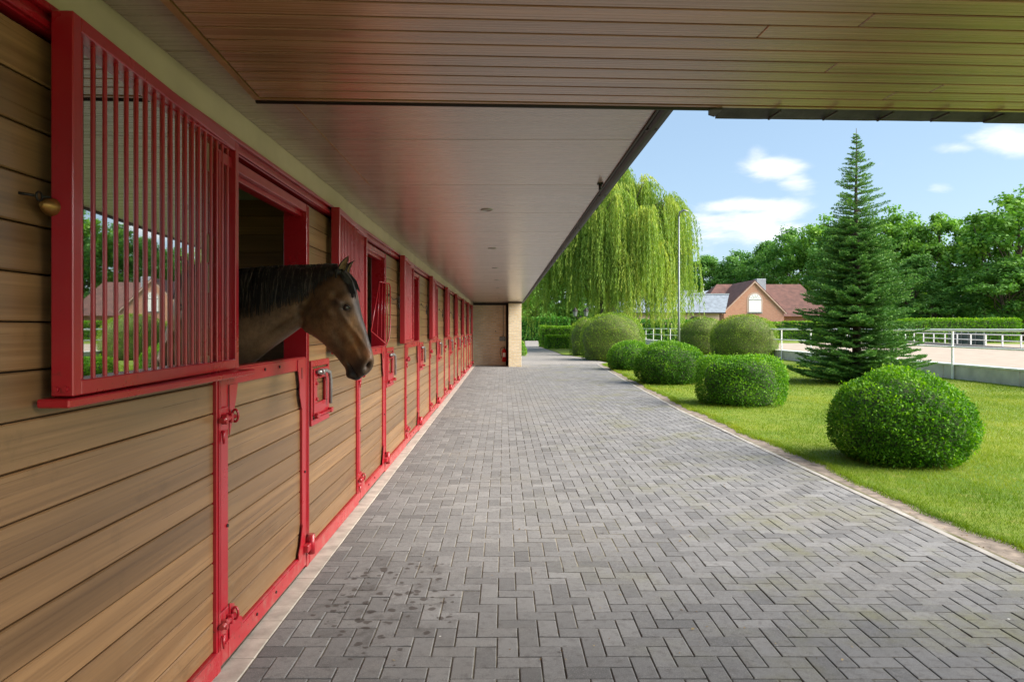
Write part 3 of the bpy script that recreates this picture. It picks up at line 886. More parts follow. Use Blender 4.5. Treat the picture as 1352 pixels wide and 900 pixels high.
pv = MB(); pv.add([(WX-.2,-4,-.0062),(3.36,-4,-.0062),(3.36,13,-.0062),(3.8,24,-.0062),(4.0,29.6,-.0062),(WX-.2,29.6,-.0062)], [(0,1,2,3,4,5)])
paving = tag(obj('paving', pv, (0,0,0), None, MAT['joint_sand'], fix=False), kind='structure')
# fresh, individually laid stones
U = .1025; G = .0030
def paver_geo(x0, y0, x1, y1, z=0.0, c=.006, tilt=(0,0)):
    zt = lambda x, y: z + tilt[0]*(x-(x0+x1)/2) + tilt[1]*(y-(y0+y1)/2)
    v = [(x,y,-.03) for x,y in ((x0,y0),(x1,y0),(x1,y1),(x0,y1))]
    v += [(x,y,zt(x,y)-c*.55) for x,y in ((x0,y0),(x1,y0),(x1,y1),(x0,y1))]
    v += [(x,y,zt(x,y)) for x,y in ((x0+c,y0+c),(x1-c,y0+c),(x1-c,y1-c),(x0+c,y1-c))]
    f = [(8,9,10,11)]
    for i in range(4):
        j = (i+1)%4
        f += [(i,j,4+j,4+i),(4+i,4+j,8+j,8+i)]
    return v, f
XL = WX + .120
UND = lambda x, y: .0045*mnoise.noise(Vector((x*.9, y*.7, 3.1))) + .0022*mnoise.noise(Vector((x*3.1, y*2.7, 8))) + random.uniform(-.0012,.0012)
stones = []
GX0, GY0 = -1.16, 2.02
for iy in range(-4, 272):
    for ix in range(-2, 56):
        c = (ix - iy) % 4
        if c == 0: w, h = 2, 1
        elif c == 3: w, h = 1, 2
        else: continue
        x0, y0 = GX0 + ix*U, GY0 + iy*U
        x1, y1 = x0 + w*U, y0 + h*U
        lim = kerb_x((y0+y1)/2) - .065
        x0c, x1c = max(x0, XL), min(x1, lim)
        if x1c - x0c < .03: continue
        if y0 > 29.5: continue
        stones.append((x0c+G, y0+G, x1c-G, y1-G))
def in_view(s):
    cx, cy = (s[0]+s[2])/2, (s[1]+s[3])/2
    if cy < 1.2: return False
    px, py = 665 + cx/cy*FPX, 433 + EYE/cy*FPX
    return -10 < px < 1362 and py < 912
vis = sorted([s for s in stones if in_view(s)], key=lambda s: (s[0]+s[2])**2/4 + (s[1]+s[3])**2/4)
near = set(vis[:298])
rest = [s for s in stones if s not in near]
def set_tint(me, vals):
    a = me.attributes.new('tint', 'FLOAT', 'FACE'); a.data.foreach_set('value', np.asarray(vals, dtype=np.float32))
for s in vis[:298]:
    ln = lambda q: q
    cx, cy = (s[0]+s[2])/2, (s[1]+s[3])/2
    v, f = paver_geo(s[0]-cx, s[1]-cy, s[2]-cx, s[3]-cy, UND((s[0]+s[2])/2, (s[1]+s[3])/2), .0036, (random.gauss(0,.009), random.gauss(0,.009)))
    b = MB(); b.add(v, f)
    me = b.mesh('paver', MAT['paver']); set_tint(me, [min(1,max(0,random.gauss(.5,.24)))]*len(f))
    obj('paver', me, (cx, cy, 0), paving)
b = MB(); tv = []
for s in rest:
    v, f = paver_geo(s[0], s[1], s[2], s[3], UND((s[0]+s[2])/2, (s[1]+s[3])/2), .0036, (random.gauss(0,.009), random.gauss(0,.009)))
    b.add(v, f); tv += [min(1,max(0,random.gauss(.5,.24)))]*len(f)
me = b.mesh('far_pavers', MAT['paver']); set_tint(me, tv)
tag(obj('paver_field', me, (0,0,0), paving), kind='stuff')
MAT['kerb'] = plain('kerb_concrete', (.30, .275, .245), .85, 0, .3, 5, .3)
# pale border blocks along the stable and kerb stones along the lawn
bb = MB(); v, f = paver_geo(-.057, -.102, .057, .102, 0, .004); bb.add(v, f); border_me = bb.mesh('border_block', MAT['stone_border'])
for i in range(150):
    y = -1.0 + .2065 * i
    if y > YEND - .1: break
    obj('border_block', border_me, (WX + .06, y, .001 + random.uniform(-.001,.001)), paving)
y = -1.0
while y < 29.4:
    x0, x1 = kerb_x(y), kerb_x(y+1.0)
    jig = random.uniform(-.006,.006)
    b = MB(); v, f = paver_geo(-.03, 0, .03, .994, .004 + random.uniform(-.003,.004), .005, (0, random.gauss(0,.003))); b.add(v, f)
    o = obj('kerb_stone', b, (x0 - .033 + jig, y, 0), paving, MAT['kerb'])
    o.rotation_euler = (0, 0, -math.atan2(x1-x0, 1.0) + random.gauss(0,.004))
    y += 1.0
# the way on beyond the pier
pm_ = MB()
path_pts = [(-.6,29.0),(4.0,29.4),(4.6,31.0),(4.3,33.6),(4.2,36.0),(3.35,40),(3.3,46),(3.05,52),(3.0,60),(4.6,92),(2.8,92),(2.0,64),(1.35,50),(.9,40),(-.6,36)]
pm_.add([(x,y,-.0015) for x,y in path_pts], [tuple(range(len(path_pts)))])
po = tag(obj('path', pm_, (0,0,0), None, MAT['path'], fix=False), kind='structure')
bm = bmesh.new(); bm.from_mesh(po.data); bmesh.ops.triangulate(bm, faces=bm.faces); bm.to_mesh(po.data); bm.free()

# ================================================================== GREENERY
def quads_mesh(name, V, tint, mat, k=4):
    """V: (n,k,3) array of leaf corners; one face each, 'tint' per face"""
    n = len(V)
    me = bpy.data.meshes.new(name)
    me.vertices.add(n*k); me.vertices.foreach_set('co', V.astype(np.float32).ravel())
    me.loops.add(n*k); me.loops.foreach_set('vertex_index', np.arange(n*k, dtype=np.int32))
    me.polygons.add(n); me.polygons.foreach_set('loop_start', np.arange(0, n*k, k, dtype=np.int32))
    me.polygons.foreach_set('loop_total', np.full(n, k, dtype=np.int32))
    me.materials.append(mat)
    me.update(calc_edges=True)
    a = me.attributes.new('tint', 'FLOAT', 'FACE'); a.data.foreach_set('value', np.clip(tint,0,1).astype(np.float32))
    return me
def unit(a): return a / np.maximum(np.linalg.norm(a, axis=1, keepdims=True), 1e-9)
def leaves(P, N, D, L, W, fold=.0):
    """rhombic leaves: P base points, N face normal, D long direction, L length, W width"""
    D = unit(D); S = unit(np.cross(D, N)); N2 = np.cross(S, D)
    L = np.broadcast_to(L, (len(P),))[:,None]; W = np.broadcast_to(W, (len(P),))[:,None]
    a = P; b = P + D*L*.45 + S*W*.5 + N2*W*fold; c = P + D*L; d = P + D*L*.45 - S*W*.5 + N2*W*fold
    return np.stack([a,b,c,d], 1)
def lump(P, f, seed=0):
    """cheap smooth 3-D lumpiness in -1..1"""
    r = np.random.default_rng(seed); out = np.zeros(len(P))
    for i in range(5):
        k = r.normal(size=3); k /= np.linalg.norm(k); out += np.sin(P @ k * f * r.uniform(.7,1.5) + r.uniform(0,6.28))
    return out / 3.2

# ---- clipped bushes
def profile(kind, t):
    if kind == 'box':  xs, rs = [0,.04,.18,.42,.62,.80,.92,1.0], [.70,.80,.94,1.0,.95,.76,.47,0]
    elif kind == 'yew': xs, rs = [0,.05,.2,.45,.65,.82,.94,1.0], [.90,.95,1.0,1.0,.94,.74,.42,0]
    elif kind == 'mound': xs, rs = [0,.1,.3,.5,.7,.85,.95,1.0], [.86,.97,1.0,.96,.84,.62,.36,0]
    else: xs, rs = [0,.03,.15,.5,.8,.93,.98,1.0], [.86,.92,.98,1.0,.96,.85,.62,0]
    return np.interp(t, xs, rs)
def bush(label, group, X, Y, rx, ry, h, kind, n, leaf, mat, lumps=.05, seed=1, name='box_bush', cat='bush', shaggy=1.0, z0=0.02, dmax=.13):
    r = np.random.default_rng(seed)
    root = tag(empty(name, (X, Y, 0)), label, cat, group)
    # points over the surface, weighted by area
    tt = np.linspace(0, 1, 200); pr = profile(kind, tt)
    seg = np.sqrt((np.diff(pr)*max(rx,ry))**2 + (np.diff(tt)*h)**2) * (pr[1:]+pr[:-1])/2 + 1e-6
    cdf = np.concatenate([[0], np.cumsum(seg)]); cdf /= cdf[-1]
    t = np.interp(r.random(n), cdf, tt); ph = r.random(n)*2*np.pi
    pq = profile(kind, t); dr = (profile(kind, np.minimum(t+.02,1)) - profile(kind, np.maximum(t-.02,0)))/.04
    P = np.stack([rx*pq*np.cos(ph), ry*pq*np.sin(ph), t*h], 1)
    N = unit(np.stack([np.cos(ph)/rx, np.sin(ph)/ry, -dr/h], 1))
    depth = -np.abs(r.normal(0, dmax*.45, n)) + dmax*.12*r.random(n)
    big = lump(P, 3.2/ max(.6, rx)*1.2, seed) ; small = lump(P, 18/leaf*.03, seed+5)
    stray = r.random(n) < .025; depth = np.where(stray, r.uniform(.0, .055, n)*(1 if kind != 'yew' else .5), depth)
    P = P * (1 + lumps*big)[:,None] + N*(depth + small*.8*leaf)[:,None]
    P[:,2] = np.maximum(P[:,2] + z0, .015)
    N = unit(N + r.normal(0, .55, (n,3)))
    D = unit(np.cross(N, r.normal(size=(n,3))) + N*r.uniform(.2,1.1,(n,1))*shaggy + np.array([0,0,.35]))
    L = leaf*r.uniform(.7,1.35,n)
    tint = .36 + .22*small + .10*big + r.normal(0,.17,n) + .38*(depth>dmax*.02)*r.random(n) + .10*(t>.75)  # lighter top and tips, darker gaps: light painted into the leaf tint
    V = leaves(P, N, D, L, L*(.52 if kind!='yew' else .34), .12)
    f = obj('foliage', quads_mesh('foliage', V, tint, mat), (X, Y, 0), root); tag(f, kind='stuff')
    # solid dark core added inside, blocks sight through the leaves
    core = MB(); nk = 20; ns = 14; prof = [(max(.001, profile(kind, i/nk)*1.0), i/nk) for i in range(nk+1)]
    sh = min(.93, 1 - dmax*.85/min(rx, ry) - lumps*1.1)
    for i,(p,tz) in enumerate(prof):
        for k in range(ns):
            a = 2*math.pi*k/ns; q = 1 + .05*math.sin(3*a+tz*9)
            core.v.append((rx*p*sh*q*math.cos(a), ry*p*sh*q*math.sin(a), z0 + tz*h*(1-dmax*.8/h)))
    for i in range(nk):
        for k in range(ns):
            k2=(k+1)%ns; core.f.append((i*ns+k,i*ns+k2,(i+1)*ns+k2,(i+1)*ns+k)); core.m.append(0); core.sm.append(True)
    obj('branches', core, (X, Y, 0), root, MAT['twig_yew' if kind == 'yew' else 'twig'], fix=False)
    return root
MAT['twig'] = plain('twigs_and_shade_leaves', (.040, .066, .016), .9, 0, .5, 20, .6)
MAT['twig_yew'] = plain('yew_inner', (.075, .092, .016), .9, 0, .5, 20, .6)
gb_ = 'clipped box bushes in a row along the kerb'
bush('large bright green clipped box bush nearest the kerb, in front of the tall fir', gb_, 4.62, 8.1, .785, .78, 1.03, 'box', 28000, .034, MAT['box_leaf'], .06, 3)
bush('oblong box bush with thin brown patches low down, between the fir and the paving', gb_, 4.80, 14.1, .87, .80, .95, 'hedge', 17000, .040, MAT['box_leaf'], .05, 5)
bush('broad rounded box bush on the lawn edge in front of the grey lamp pole', gb_, 4.60, 19.4, .99, .95, 1.14, 'box', 16000, .046, MAT['box_leaf'], .045, 8)
bush('low box bush half hidden behind another, in front of the big yew dome', gb_, 4.72, 25.8, .88, .9, 1.04, 'mound', 10000, .052, MAT['box_leaf'], .04, 13)
gy_ = 'large clipped yew domes'
bush('olive green yew dome at the end of the paved walk below the weeping willow', gy_, 5.25, 33.6, 1.55, 1.5, 2.30, 'yew', 22000, .055, MAT['yew_leaf'], .02, 21, 'yew_dome', 'yew', .5, dmax=.12)
bush('narrower yew dome beneath the twin lantern, left of the bigger dome by the walk', gy_, 4.65, 39.2, .95, .95, 2.12, 'yew', 8000, .062, MAT['yew_leaf'], .02, 22, 'yew_dome', 'yew', .5, dmax=.12)
bush('tall clipped yew dome in front of the brick gable house', gy_, 12.42, 36.0, 1.68, 1.6, 2.24, 'yew', 22000, .056, MAT['yew_leaf'], .015, 23, 'yew_dome', 'yew', .5, dmax=.12)
bush('clipped yew dome partly behind the other dome, right of the grey lamp pole', gy_, 11.45, 40.0, 1.45, 1.4, 2.16, 'yew', 11000, .064, MAT['yew_leaf'], .015, 24, 'yew_dome', 'yew', .5, dmax=.12)
bush('small yellow green shrub just past the brick pier', None, .58, 38.5, .66, .7, .95, 'mound', 4000, .07, MAT['hedge_leaf'], .05, 25, 'garden_shrub', 'shrub')

# ---- hedges: boxes of leaves
def hedge(label, x0, x1, y0, y1, h, n, leaf, mat, seed, name='clipped_hedge', group=None, soft=.05):
    r = np.random.default_rng(seed)
    cx, cy = (x0+x1)/2, (y0+y1)/2
    root = tag(empty(name, (cx, cy, 0)), label, 'hedge', group)
    a, b = (x1-x0)/2, (y1-y0)/2
    areas = np.array([2*a*h, 2*b*h, 2*b*h, 4*a*b]); face = r.choice(4, n, p=areas/areas.sum())
    u, v = r.random(n)*2-1, r.random(n)
    P = np.zeros((n,3)); N = np.zeros((n,3))
    m = face==0; P[m] = np.stack([u[m]*a, np.full(m.sum(),-b), v[m]*h],1); N[m] = (0,-1,0)
    m = face==1; P[m] = np.stack([np.full(m.sum(),-a), u[m]*b, v[m]*h],1); N[m] = (-1,0,0)
    m = face==2; P[m] = np.stack([np.full(m.sum(),a), u[m]*b, v[m]*h],1); N[m] = (1,0,0)
    m = face==3; P[m] = np.stack([u[m]*a, (v[m]*2-1)*b, np.full(m.sum(),h)],1); N[m] = (0,0,1)
    lm_ = lump(P, 2.2, seed); sm__ = lump(P, 9, seed+3)
    P += N*(soft*lm_ + soft*.6*sm__ - np.abs(r.normal(0,leaf*.9,n)))[:,None]
    P[:,2] = np.maximum(P[:,2], .02)
    N = unit(N + r.normal(0,.6,(n,3))); D = unit(np.cross(N, r.normal(size=(n,3))) + N*.5 + [0,0,.3])
    L = leaf*r.uniform(.7,1.3,n)
    tint = .38 + .18*sm__ + r.normal(0,.16,n) + .30*(face==3)  # top leaves paler, light from above put into the tint
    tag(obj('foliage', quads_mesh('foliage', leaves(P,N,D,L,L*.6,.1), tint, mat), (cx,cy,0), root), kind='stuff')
    c = MB(); q = leaf*1.8; c.box(-a+q, -b+q, .0, a-q, b-q, h-q, 0, .05); obj('branches', c, (cx,cy,0), root, MAT['twig'])  # solid dark block added inside to close gaps between the leaves
    return root
hedge('tall dark green hedge closing off the far end of the path', 1.4, 8.0, 84, 86, 2.75, 5000, .24, MAT['dark_hedge_leaf'], 31, soft=.12)
hedge('mid height clipped hedge left of the yew domes, behind the lowest hedge', 2.95, 6.4, 55.8, 57.6, 1.66, 7000, .10, MAT['hedge_leaf'], 32)
hedge('lowest clipped hedge beside the path, edging a small patch of lawn', 3.15, 6.2, 51.6, 53.0, .98, 6000, .09, MAT['hedge_leaf'], 33)
hedge('dark hedge under the willow, behind the white arena fence', 9.0, 21.5, 71, 73, 2.3, 7000, .22, MAT['dark_hedge_leaf'], 34, soft=.12)
hedge('yellow green clipped hedge behind the far white fence, below the tall trees', 41, 56.5, 76, 78, 2.55, 9000, .18, MAT['hedge_leaf'], 35, soft=.06)
hedge('bright clipped hedge in front of the brick gable house', 31.0, 43, 86.5, 88, 2.3, 5000, .2, MAT['hedge_leaf'], 36, soft=.08)

# ---- trees
def limb_mesh(mb, p0, p1, r0, r1, bend=.1, n=5, sides=7):
    p0, p1 = Vector(p0), Vector(p1); L = (p1-p0).length
    off = Vector((random.uniform(-1,1), random.uniform(-1,1), random.uniform(-.3,.5)))*L*bend
    pts = [p0.lerp(p1, t) + off*math.sin(math.pi*t) for t in [i/n for i in range(n+1)]]
    mb.tube(pts, [r0 + (r1-r0)*i/n for i in range(n+1)], sides)
    return pts
def broadleaf(seed, H, W, n_clump, n_leaf, leaf, mat_leaf, low=.22, trunk_h=.35, gaps=.0):
    """returns trunk and crown meshes for one tree of its own shape"""
    r = np.random.default_rng(seed); random.seed(seed)
    tb = MB(); th = H*trunk_h
    limb_mesh(tb, (0,0,-.1), (random.uniform(-.2,.2), random.uniform(-.2,.2), th), H*.022, H*.016, .03, 6, 9)
    limb_mesh(tb, (0,0,th), (random.uniform(-.6,.6), random.uniform(-.6,.6), H*.86), H*.016, H*.004, .06, 6, 8)
    C, S = [], []
    while len(C) < n_clump:
        p = r.normal(size=3); p /= np.linalg.norm(p); rad = r.uniform(.35, 1.0)**.55
        z = p[2]*rad
        zz = low + (1-low)*(z*.5+.5)
        wr = math.sqrt(max(0, 1 - max(0,(zz-.55)/.45)**2)) * (.62 + .38*min(1, (zz-low)/.25))
        q = np.array([p[0]*rad*W*.5*wr, p[1]*rad*W*.5*wr, zz*H])
        q += r.normal(0, .03*W, 3)
        C.append(q); S.append(W*r.uniform(.06,.125))
    C = np.array(C); S = np.array(S)
    for q in C[::5]:
        b = Vector((0,0,random.uniform(th*.8, max(th*.9, min(q[2]*.8, H*.7)))))
        limb_mesh(tb, b, q, H*.007, H*.0015, .12, 4, 5)
    idx = r.integers(0, n_clump, n_leaf)
    d = unit(r.normal(size=(n_leaf,3))); rr = r.random(n_leaf)**.5
    P = C[idx] + d*(S[idx]*rr)[:,None]*np.array([1.15,1.15,.72])
    N = unit(d*.7 + r.normal(0,.6,(n_leaf,3)) + [0,0,.5]); D = unit(np.cross(N, r.normal(size=(n_leaf,3))) - np.array([0,0,.15]))
    L = leaf*r.uniform(.6,1.4,n_leaf)
    ct = r.normal(0,.15,n_clump)
    tint = .42 + ct[idx] + r.normal(0,.15,n_leaf)
    return fix_normals(tb.mesh('trunk', MAT['bark'])), quads_mesh('crown', leaves(P,N,D,L,L*.7,.1), tint, mat_leaf)
def put_tree(name, label, cat, group, X, Y, tm, cm, s=1.0, rot=0.0, sz=None):
    root = tag(empty(name, (X, Y, -.05)), label, cat, group)
    root.scale = (s, s, sz or s); root.rotation_euler = (0,0,rot)
    for nm, me in (('trunk', tm), ('crown', cm)):
        o = bpy.data.objects.new(nm, me); COL.objects.link(o); o.parent = root
        if nm == 'crown': o['kind'] = 'stuff'
    return root
kinds = [broadleaf(101, 18, 13, 120, 15000, .42, MAT['oak_leaf'], .16, .3),
         broadleaf(102, 17, 11, 95, 13000, .40, MAT['oak_leaf'], .30, .45),
         broadleaf(103, 19, 14, 130, 15000, .44, MAT['forest_leaf'], .10, .25),
         broadleaf(104, 16, 12, 110, 13000, .40, MAT['forest_leaf'], .14, .3)]
GT_ = 'broadleaf trees beyond the arena'
def tree_at(px, top, Y, k, wf, label, name='broadleaf_tree', group=GT_):
    h0 = (18,17,19,16)[k]; w0 = (13,11,14,12)[k]
    H = EYE + (433-top)*Y/FPX
    X = (px-665)*Y/FPX
    wpx = wf*2*Y/FPX
    return put_tree(name, label, 'tree', group, X, Y, kinds[k][0], kinds[k][1], wpx/w0, random.uniform(0,6.28), H/h0)
random.seed(5)
tree_at(1352, 248, 88, 0, 92, 'tallest broadleaf tree, standing at the far end of the yellow green hedge')
tree_at(1298, 283, 96, 1, 46, 'broadleaf tree with a bare dark trunk and a browner top, above the yellow green hedge')
tree_at(1242, 277, 99, 1, 52, 'open crowned broadleaf tree with sky showing through, behind the clipped far hedge')
tree_at(1185, 275, 104, 0, 58, 'bright green broadleaf tree directly right of the fir top')
tree_at(1208, 335, 92, 3, 48, 'lower leafy tree between the fir and the far hedge')
tree_at(1330, 338, 84, 2, 66, 'low spreading dark tree at the end of the clipped far hedge')
tree_at(1128, 284, 112, 3, 58, 'broadleaf tree directly behind the fir')
tree_at(1085, 288, 122, 0, 54, 'broadleaf tree above the right end of the brown tiled roof')
tree_at(1045, 300, 130, 2, 50, 'rounded broadleaf tree above the metal chimney of the brick house')
tree_at(1008, 318, 138, 3, 44, 'broadleaf tree directly above the white arched window of the gable')
tree_at(975, 330, 146, 2, 42, 'dark rounded tree above the left slope of the brown roof')
tree_at(938, 336, 150, 3, 42, 'dark rounded tree above the slate roofed outbuilding, right of the willow')
tree_at(905, 352, 155, 2, 42, 'dark tree half behind the willow, left of the slate roof')
tree_at(1275, 372, 108, 3, 58, 'shaded low tree in the gap beneath the open crowned tree')
tree_at(1160, 330, 118, 2, 60, 'shaded tree filling in behind the fir, right of the brick house')
tree_at(1400, 300, 100, 2, 80, 'dark broadleaf tree at the edge of the wood past the tallest tree')
tree_at(1235, 385, 88, 2, 40, 'shaded bushy tree right behind the yellow green hedge')
for px, top, Y, k, w, lb in ((705, 340, 112, 2, 40, 'dark tree behind the tall hedge at the end of the path'),
                         (742, 300, 118, 3, 44, 'dark green tree behind the left side of the willow'),
                         (800, 330, 122, 2, 50, 'dark tree behind the middle of the willow'),
                         (860, 345, 130, 3, 46, 'dark tree behind the lower right side of the willow'),
                         (672, 330, 96, 0, 42, 'tree hidden mostly by the brick pier')):
    tree_at(px, top, Y, k, w, lb)

# undergrowth below the wood
def undergrowth(x0, x1, y, h, n, seed, leaf=.4):
    r = np.random.default_rng(seed)
    P = np.stack([r.uniform(x0,x1,n), y + r.normal(0,1.2,n), r.random(n)**1.3*h], 1)
    P[:,2] *= .65 + .35*np.sin(P[:,0]*.5)*np.sin(P[:,0]*.21+1)
    N = unit(r.normal(size=(n,3)) + [0,-.6,.5]); D = unit(np.cross(N, r.normal(size=(n,3))))
    L = leaf*r.uniform(.6,1.4,n)
    V = leaves(P,N,D,L,L*.7,.1)
    return V, .32 + r.normal(0,.16,n)
Vs, Ts = zip(undergrowth(30,92,104,6.5,16000,1,.55), undergrowth(-4,34,118,9.5,26000,2,.6), undergrowth(24,66,150,10,12000,3,.7))
tag(obj('undergrowth', quads_mesh('undergrowth', np.concatenate(Vs), np.concatenate(Ts), MAT['forest_leaf'])), 'shaded undergrowth along the foot of the wood', kind='stuff')

# ---- the fir on the lawn
def fir(X, Y, H):
    r = np.random.default_rng(77); random.seed(77)
    root = tag(empty('fir_tree', (X, Y, 0)), 'tall dark green fir with a thin open top standing on the lawn', 'fir')
    tk = MB(); tk.tube([(0,0,-.1),(.02,0,H*.4),(-.01,.01,H*.7),(0,0,H*.86),(0,0,H+.1)], [.13,.085,.045,.024,.006], 10)
    hw = lambda z: np.interp(z/H, [0,.04,.12,.22,.34,.46,.56,.635,.66,.70,.78,.86,.93,1.0], [1.55,1.90,1.88,1.70,1.40,1.12,.94,.80,.76,.74,.60,.38,.19,.03])
    PN, PD, PP, PL, PT = [], [], [], [], []
    z = .14; wi = 0
    while z < H - .05:
        f = z/H
        top = f > .63
        L0 = float(hw(z)); nb = 12 if f < .3 else (11 if f < .58 else (8 if f < .68 else 7))
        a0 = r.random()*6.28
        for k in range(nb):
            az = a0 + 2*np.pi*k/nb + r.normal(0,.13)
            L = L0 * r.uniform(.72,1.12) * (1 if not top else r.uniform(.65,1.12))
            if f<.62 and r.random() < .3: L *= r.uniform(.55,.85)
            if L < .05: continue
            rise = (.05 if not top else .20) - (.20 if f < .25 else .06)*0
            droop = -.16 if f < .3 else (-.08 if f < .6 else .02)
            hd = np.array([np.cos(az), np.sin(az), 0])
            s = np.linspace(0,1,7)
            zz = z + r.normal(0,.03) + L*(droop*s*1.0 + (.20 if not top else .16)*s**2.6)
            pts = hd[None,:]*(L*s)[:,None]; pts[:,2] = zz
            tk.tube([tuple(p) for p in pts], [max(.002,.012*(1-.85*q)*(.5+L*.4)) for q in s], 4, cap=False)
            # side twigs, flat sprays
            side = np.array([-np.sin(az), np.cos(az), 0])
            nt = max(3, int(L/.075)) if not top else max(3, int(L/.10))
            segs = [(np.interp(.999,s,s), None)]
            strands = []
            for j in range(nt):
                q = .16 + .84*(j+.5)/nt
                p = np.array([np.interp(q, s, pts[:,i]) for i in range(3)])
                tl_ = (.30*(1-q)+.09)*min(1.0,L/.9+.25)*r.uniform(.7,1.15)*(1.0 if not top else .55)
                for sg_ in (-1,1):
                    d = hd*.72 + side*sg_*.75 + np.array([0,0,r.uniform(-.10,.14)])
                    strands.append((p, d/np.linalg.norm(d), tl_))
            strands.append((pts[0]+(pts[-1]-pts[0])*.25, (pts[-1]-pts[0])/np.linalg.norm(pts[-1]-pts[0]), L*.78))
            for p, d, tl_ in strands:
                nn = max(3, int(tl_/(.0085 if not top else .0095)))
                u = r.random(nn)
                base = p[None,:] + d[None,:]*(u*tl_)[:,None]
                ph = r.random(nn)*2*np.pi
                e1 = unit(np.cross(d, [0,0,1.0])[None,:])[0]; e2 = np.cross(e1, d)
                nd = e1[None,:]*np.cos(ph)[:,None] + e2[None,:]*(np.abs(np.sin(ph))*.8-.05)[:,None] + d[None,:]*.7
                PP.append(base); PD.append(nd); PN.append(np.cross(nd, r.normal(size=(nn,3))))
                PL.append(np.full(nn,.075 if not top else .066)*r.uniform(.7,1.25,nn))
                PT.append(.36 + r.normal(0,.14,nn) + .34*(u>.72)*(r.random()<.75) + .15*top)
        z += .155*r.uniform(.75,1.3) if f < .62 else .130*r.uniform(.75,1.35)
        wi += 1
    P = np.concatenate(PP); N = np.concatenate(PN); D = np.concatenate(PD); L = np.concatenate(PL); T = np.concatenate(PT)
    V = leaves(P,N,D,L,L*.27,.0)
    obj('trunk', tk, (X,Y,0), root, MAT['bark'])
    tag(obj('needles', quads_mesh('needles', V, T, MAT['fir_needle']), (X,Y,0), root), kind='stuff')
    return len(P)
nf = fir(9.92, 19.6, 7.05)

# ---- the weeping willow
def willow(X, Y):
    r = np.random.default_rng(55); random.seed(55)
    root = tag(empty('weeping_willow', (X, Y, 0)), 'big weeping willow with long hanging yellow green strands beyond the yew domes', 'willow')
    tk = MB(); limb_mesh(tk, (0,0,-.1), (.2,.1,3.2), .55, .42, .02, 6, 12)
    H, RX = 12.7, 6.1
    heads = []
    # tiers of drooping boughs: each head is a fountain that strands fall from
    for i in range(190):
        a = r.random()*2*np.pi; q = r.random()**.62
        rad = q*RX*.90
        zt = 6.6 + (H-6.6)*np.sqrt(max(0,1-(rad/(RX*1.0))**1.7)) * r.uniform(.78,1.0)
        if r.random() < .42: zt *= r.uniform(.62,.88)
        heads.append((np.array([rad*np.cos(a), rad*np.sin(a), zt]), a, r.uniform(.5,1.25)))
    for i in range(16):
        heads.append((np.array([r.normal(-.3,1.2), r.normal(0,1.2), H*r.uniform(.93,1.02)]), r.random()*6.28, r.uniform(.4,.8)))
    for i in range(7):
        heads.append((np.array([RX*r.uniform(.35,.80), r.normal(-1,1.6), r.uniform(8.6,10.2)]), r.normal(0,.5), r.uniform(.4,.7)))
    for h, a, s in heads[::2]:
        b = Vector((.2+random.uniform(-.3,.3), random.uniform(-.3,.3), random.uniform(2.6,min(6.5,h[2]*.6))))
        limb_mesh(tk, b, h, .11, .02, .14, 6, 5)
    PP, PD, PN, PL, PT = [], [], [], [], []
    for h, a, s in heads:
        ht = r.normal(0,.20)
        for j in range(int(15 + 11*s)):
            b = a + r.normal(0,.85)
            out = s*r.uniform(.25,1.25)
            top = h + np.array([np.cos(b)*out*.35, np.sin(b)*out*.35, r.uniform(-.1,.25)])
            length = min(h[2]-.9, r.uniform(2.3,5.6)) * (1 if h[2] < 8 else 1.05)
            n = int(length/.050)
            u = np.sort(r.random(n))
            arch = 1-np.exp(-u*5)
            sx = top[0] + np.cos(b)*out*.65*arch + .10*np.sin(u*5+j)*u
            sy = top[1] + np.sin(b)*out*.65*arch + .10*np.cos(u*4+j)*u
            sz = top[2] + .22*np.sin(np.minimum(u*9,np.pi))*out*.5 - length*u
            base = np.stack([sx,sy,sz],1); base = base[base[:,2] > .75]
            n = len(base)
            if n < 3: continue
            u = u[:n]
            az = r.random(n)*2*np.pi
            D = np.stack([np.cos(az)*.42, np.sin(az)*.42, -np.ones(n)],1)
            PP.append(base); PD.append(D); PN.append(np.stack([np.cos(az+1.2), np.sin(az+1.2), r.normal(.3,.3,n)],1))
            PL.append(r.uniform(.15,.27,n)); PT.append(.44 + ht + r.normal(0,.10) + r.normal(0,.12,n) + .22*(u<.22))
    P = np.concatenate(PP); V = leaves(P, np.concatenate(PN), np.concatenate(PD), np.concatenate(PL), np.concatenate(PL)*.19, .0)
    obj('trunk', tk, (X,Y,0), root, MAT['willow_bark'])
    tag(obj('hanging_foliage', quads_mesh('hanging_foliage', V, np.concatenate(PT), MAT['willow_leaf']), (X,Y,0), root), kind='stuff')
    return len(P)
nw = willow(7.0, 48)

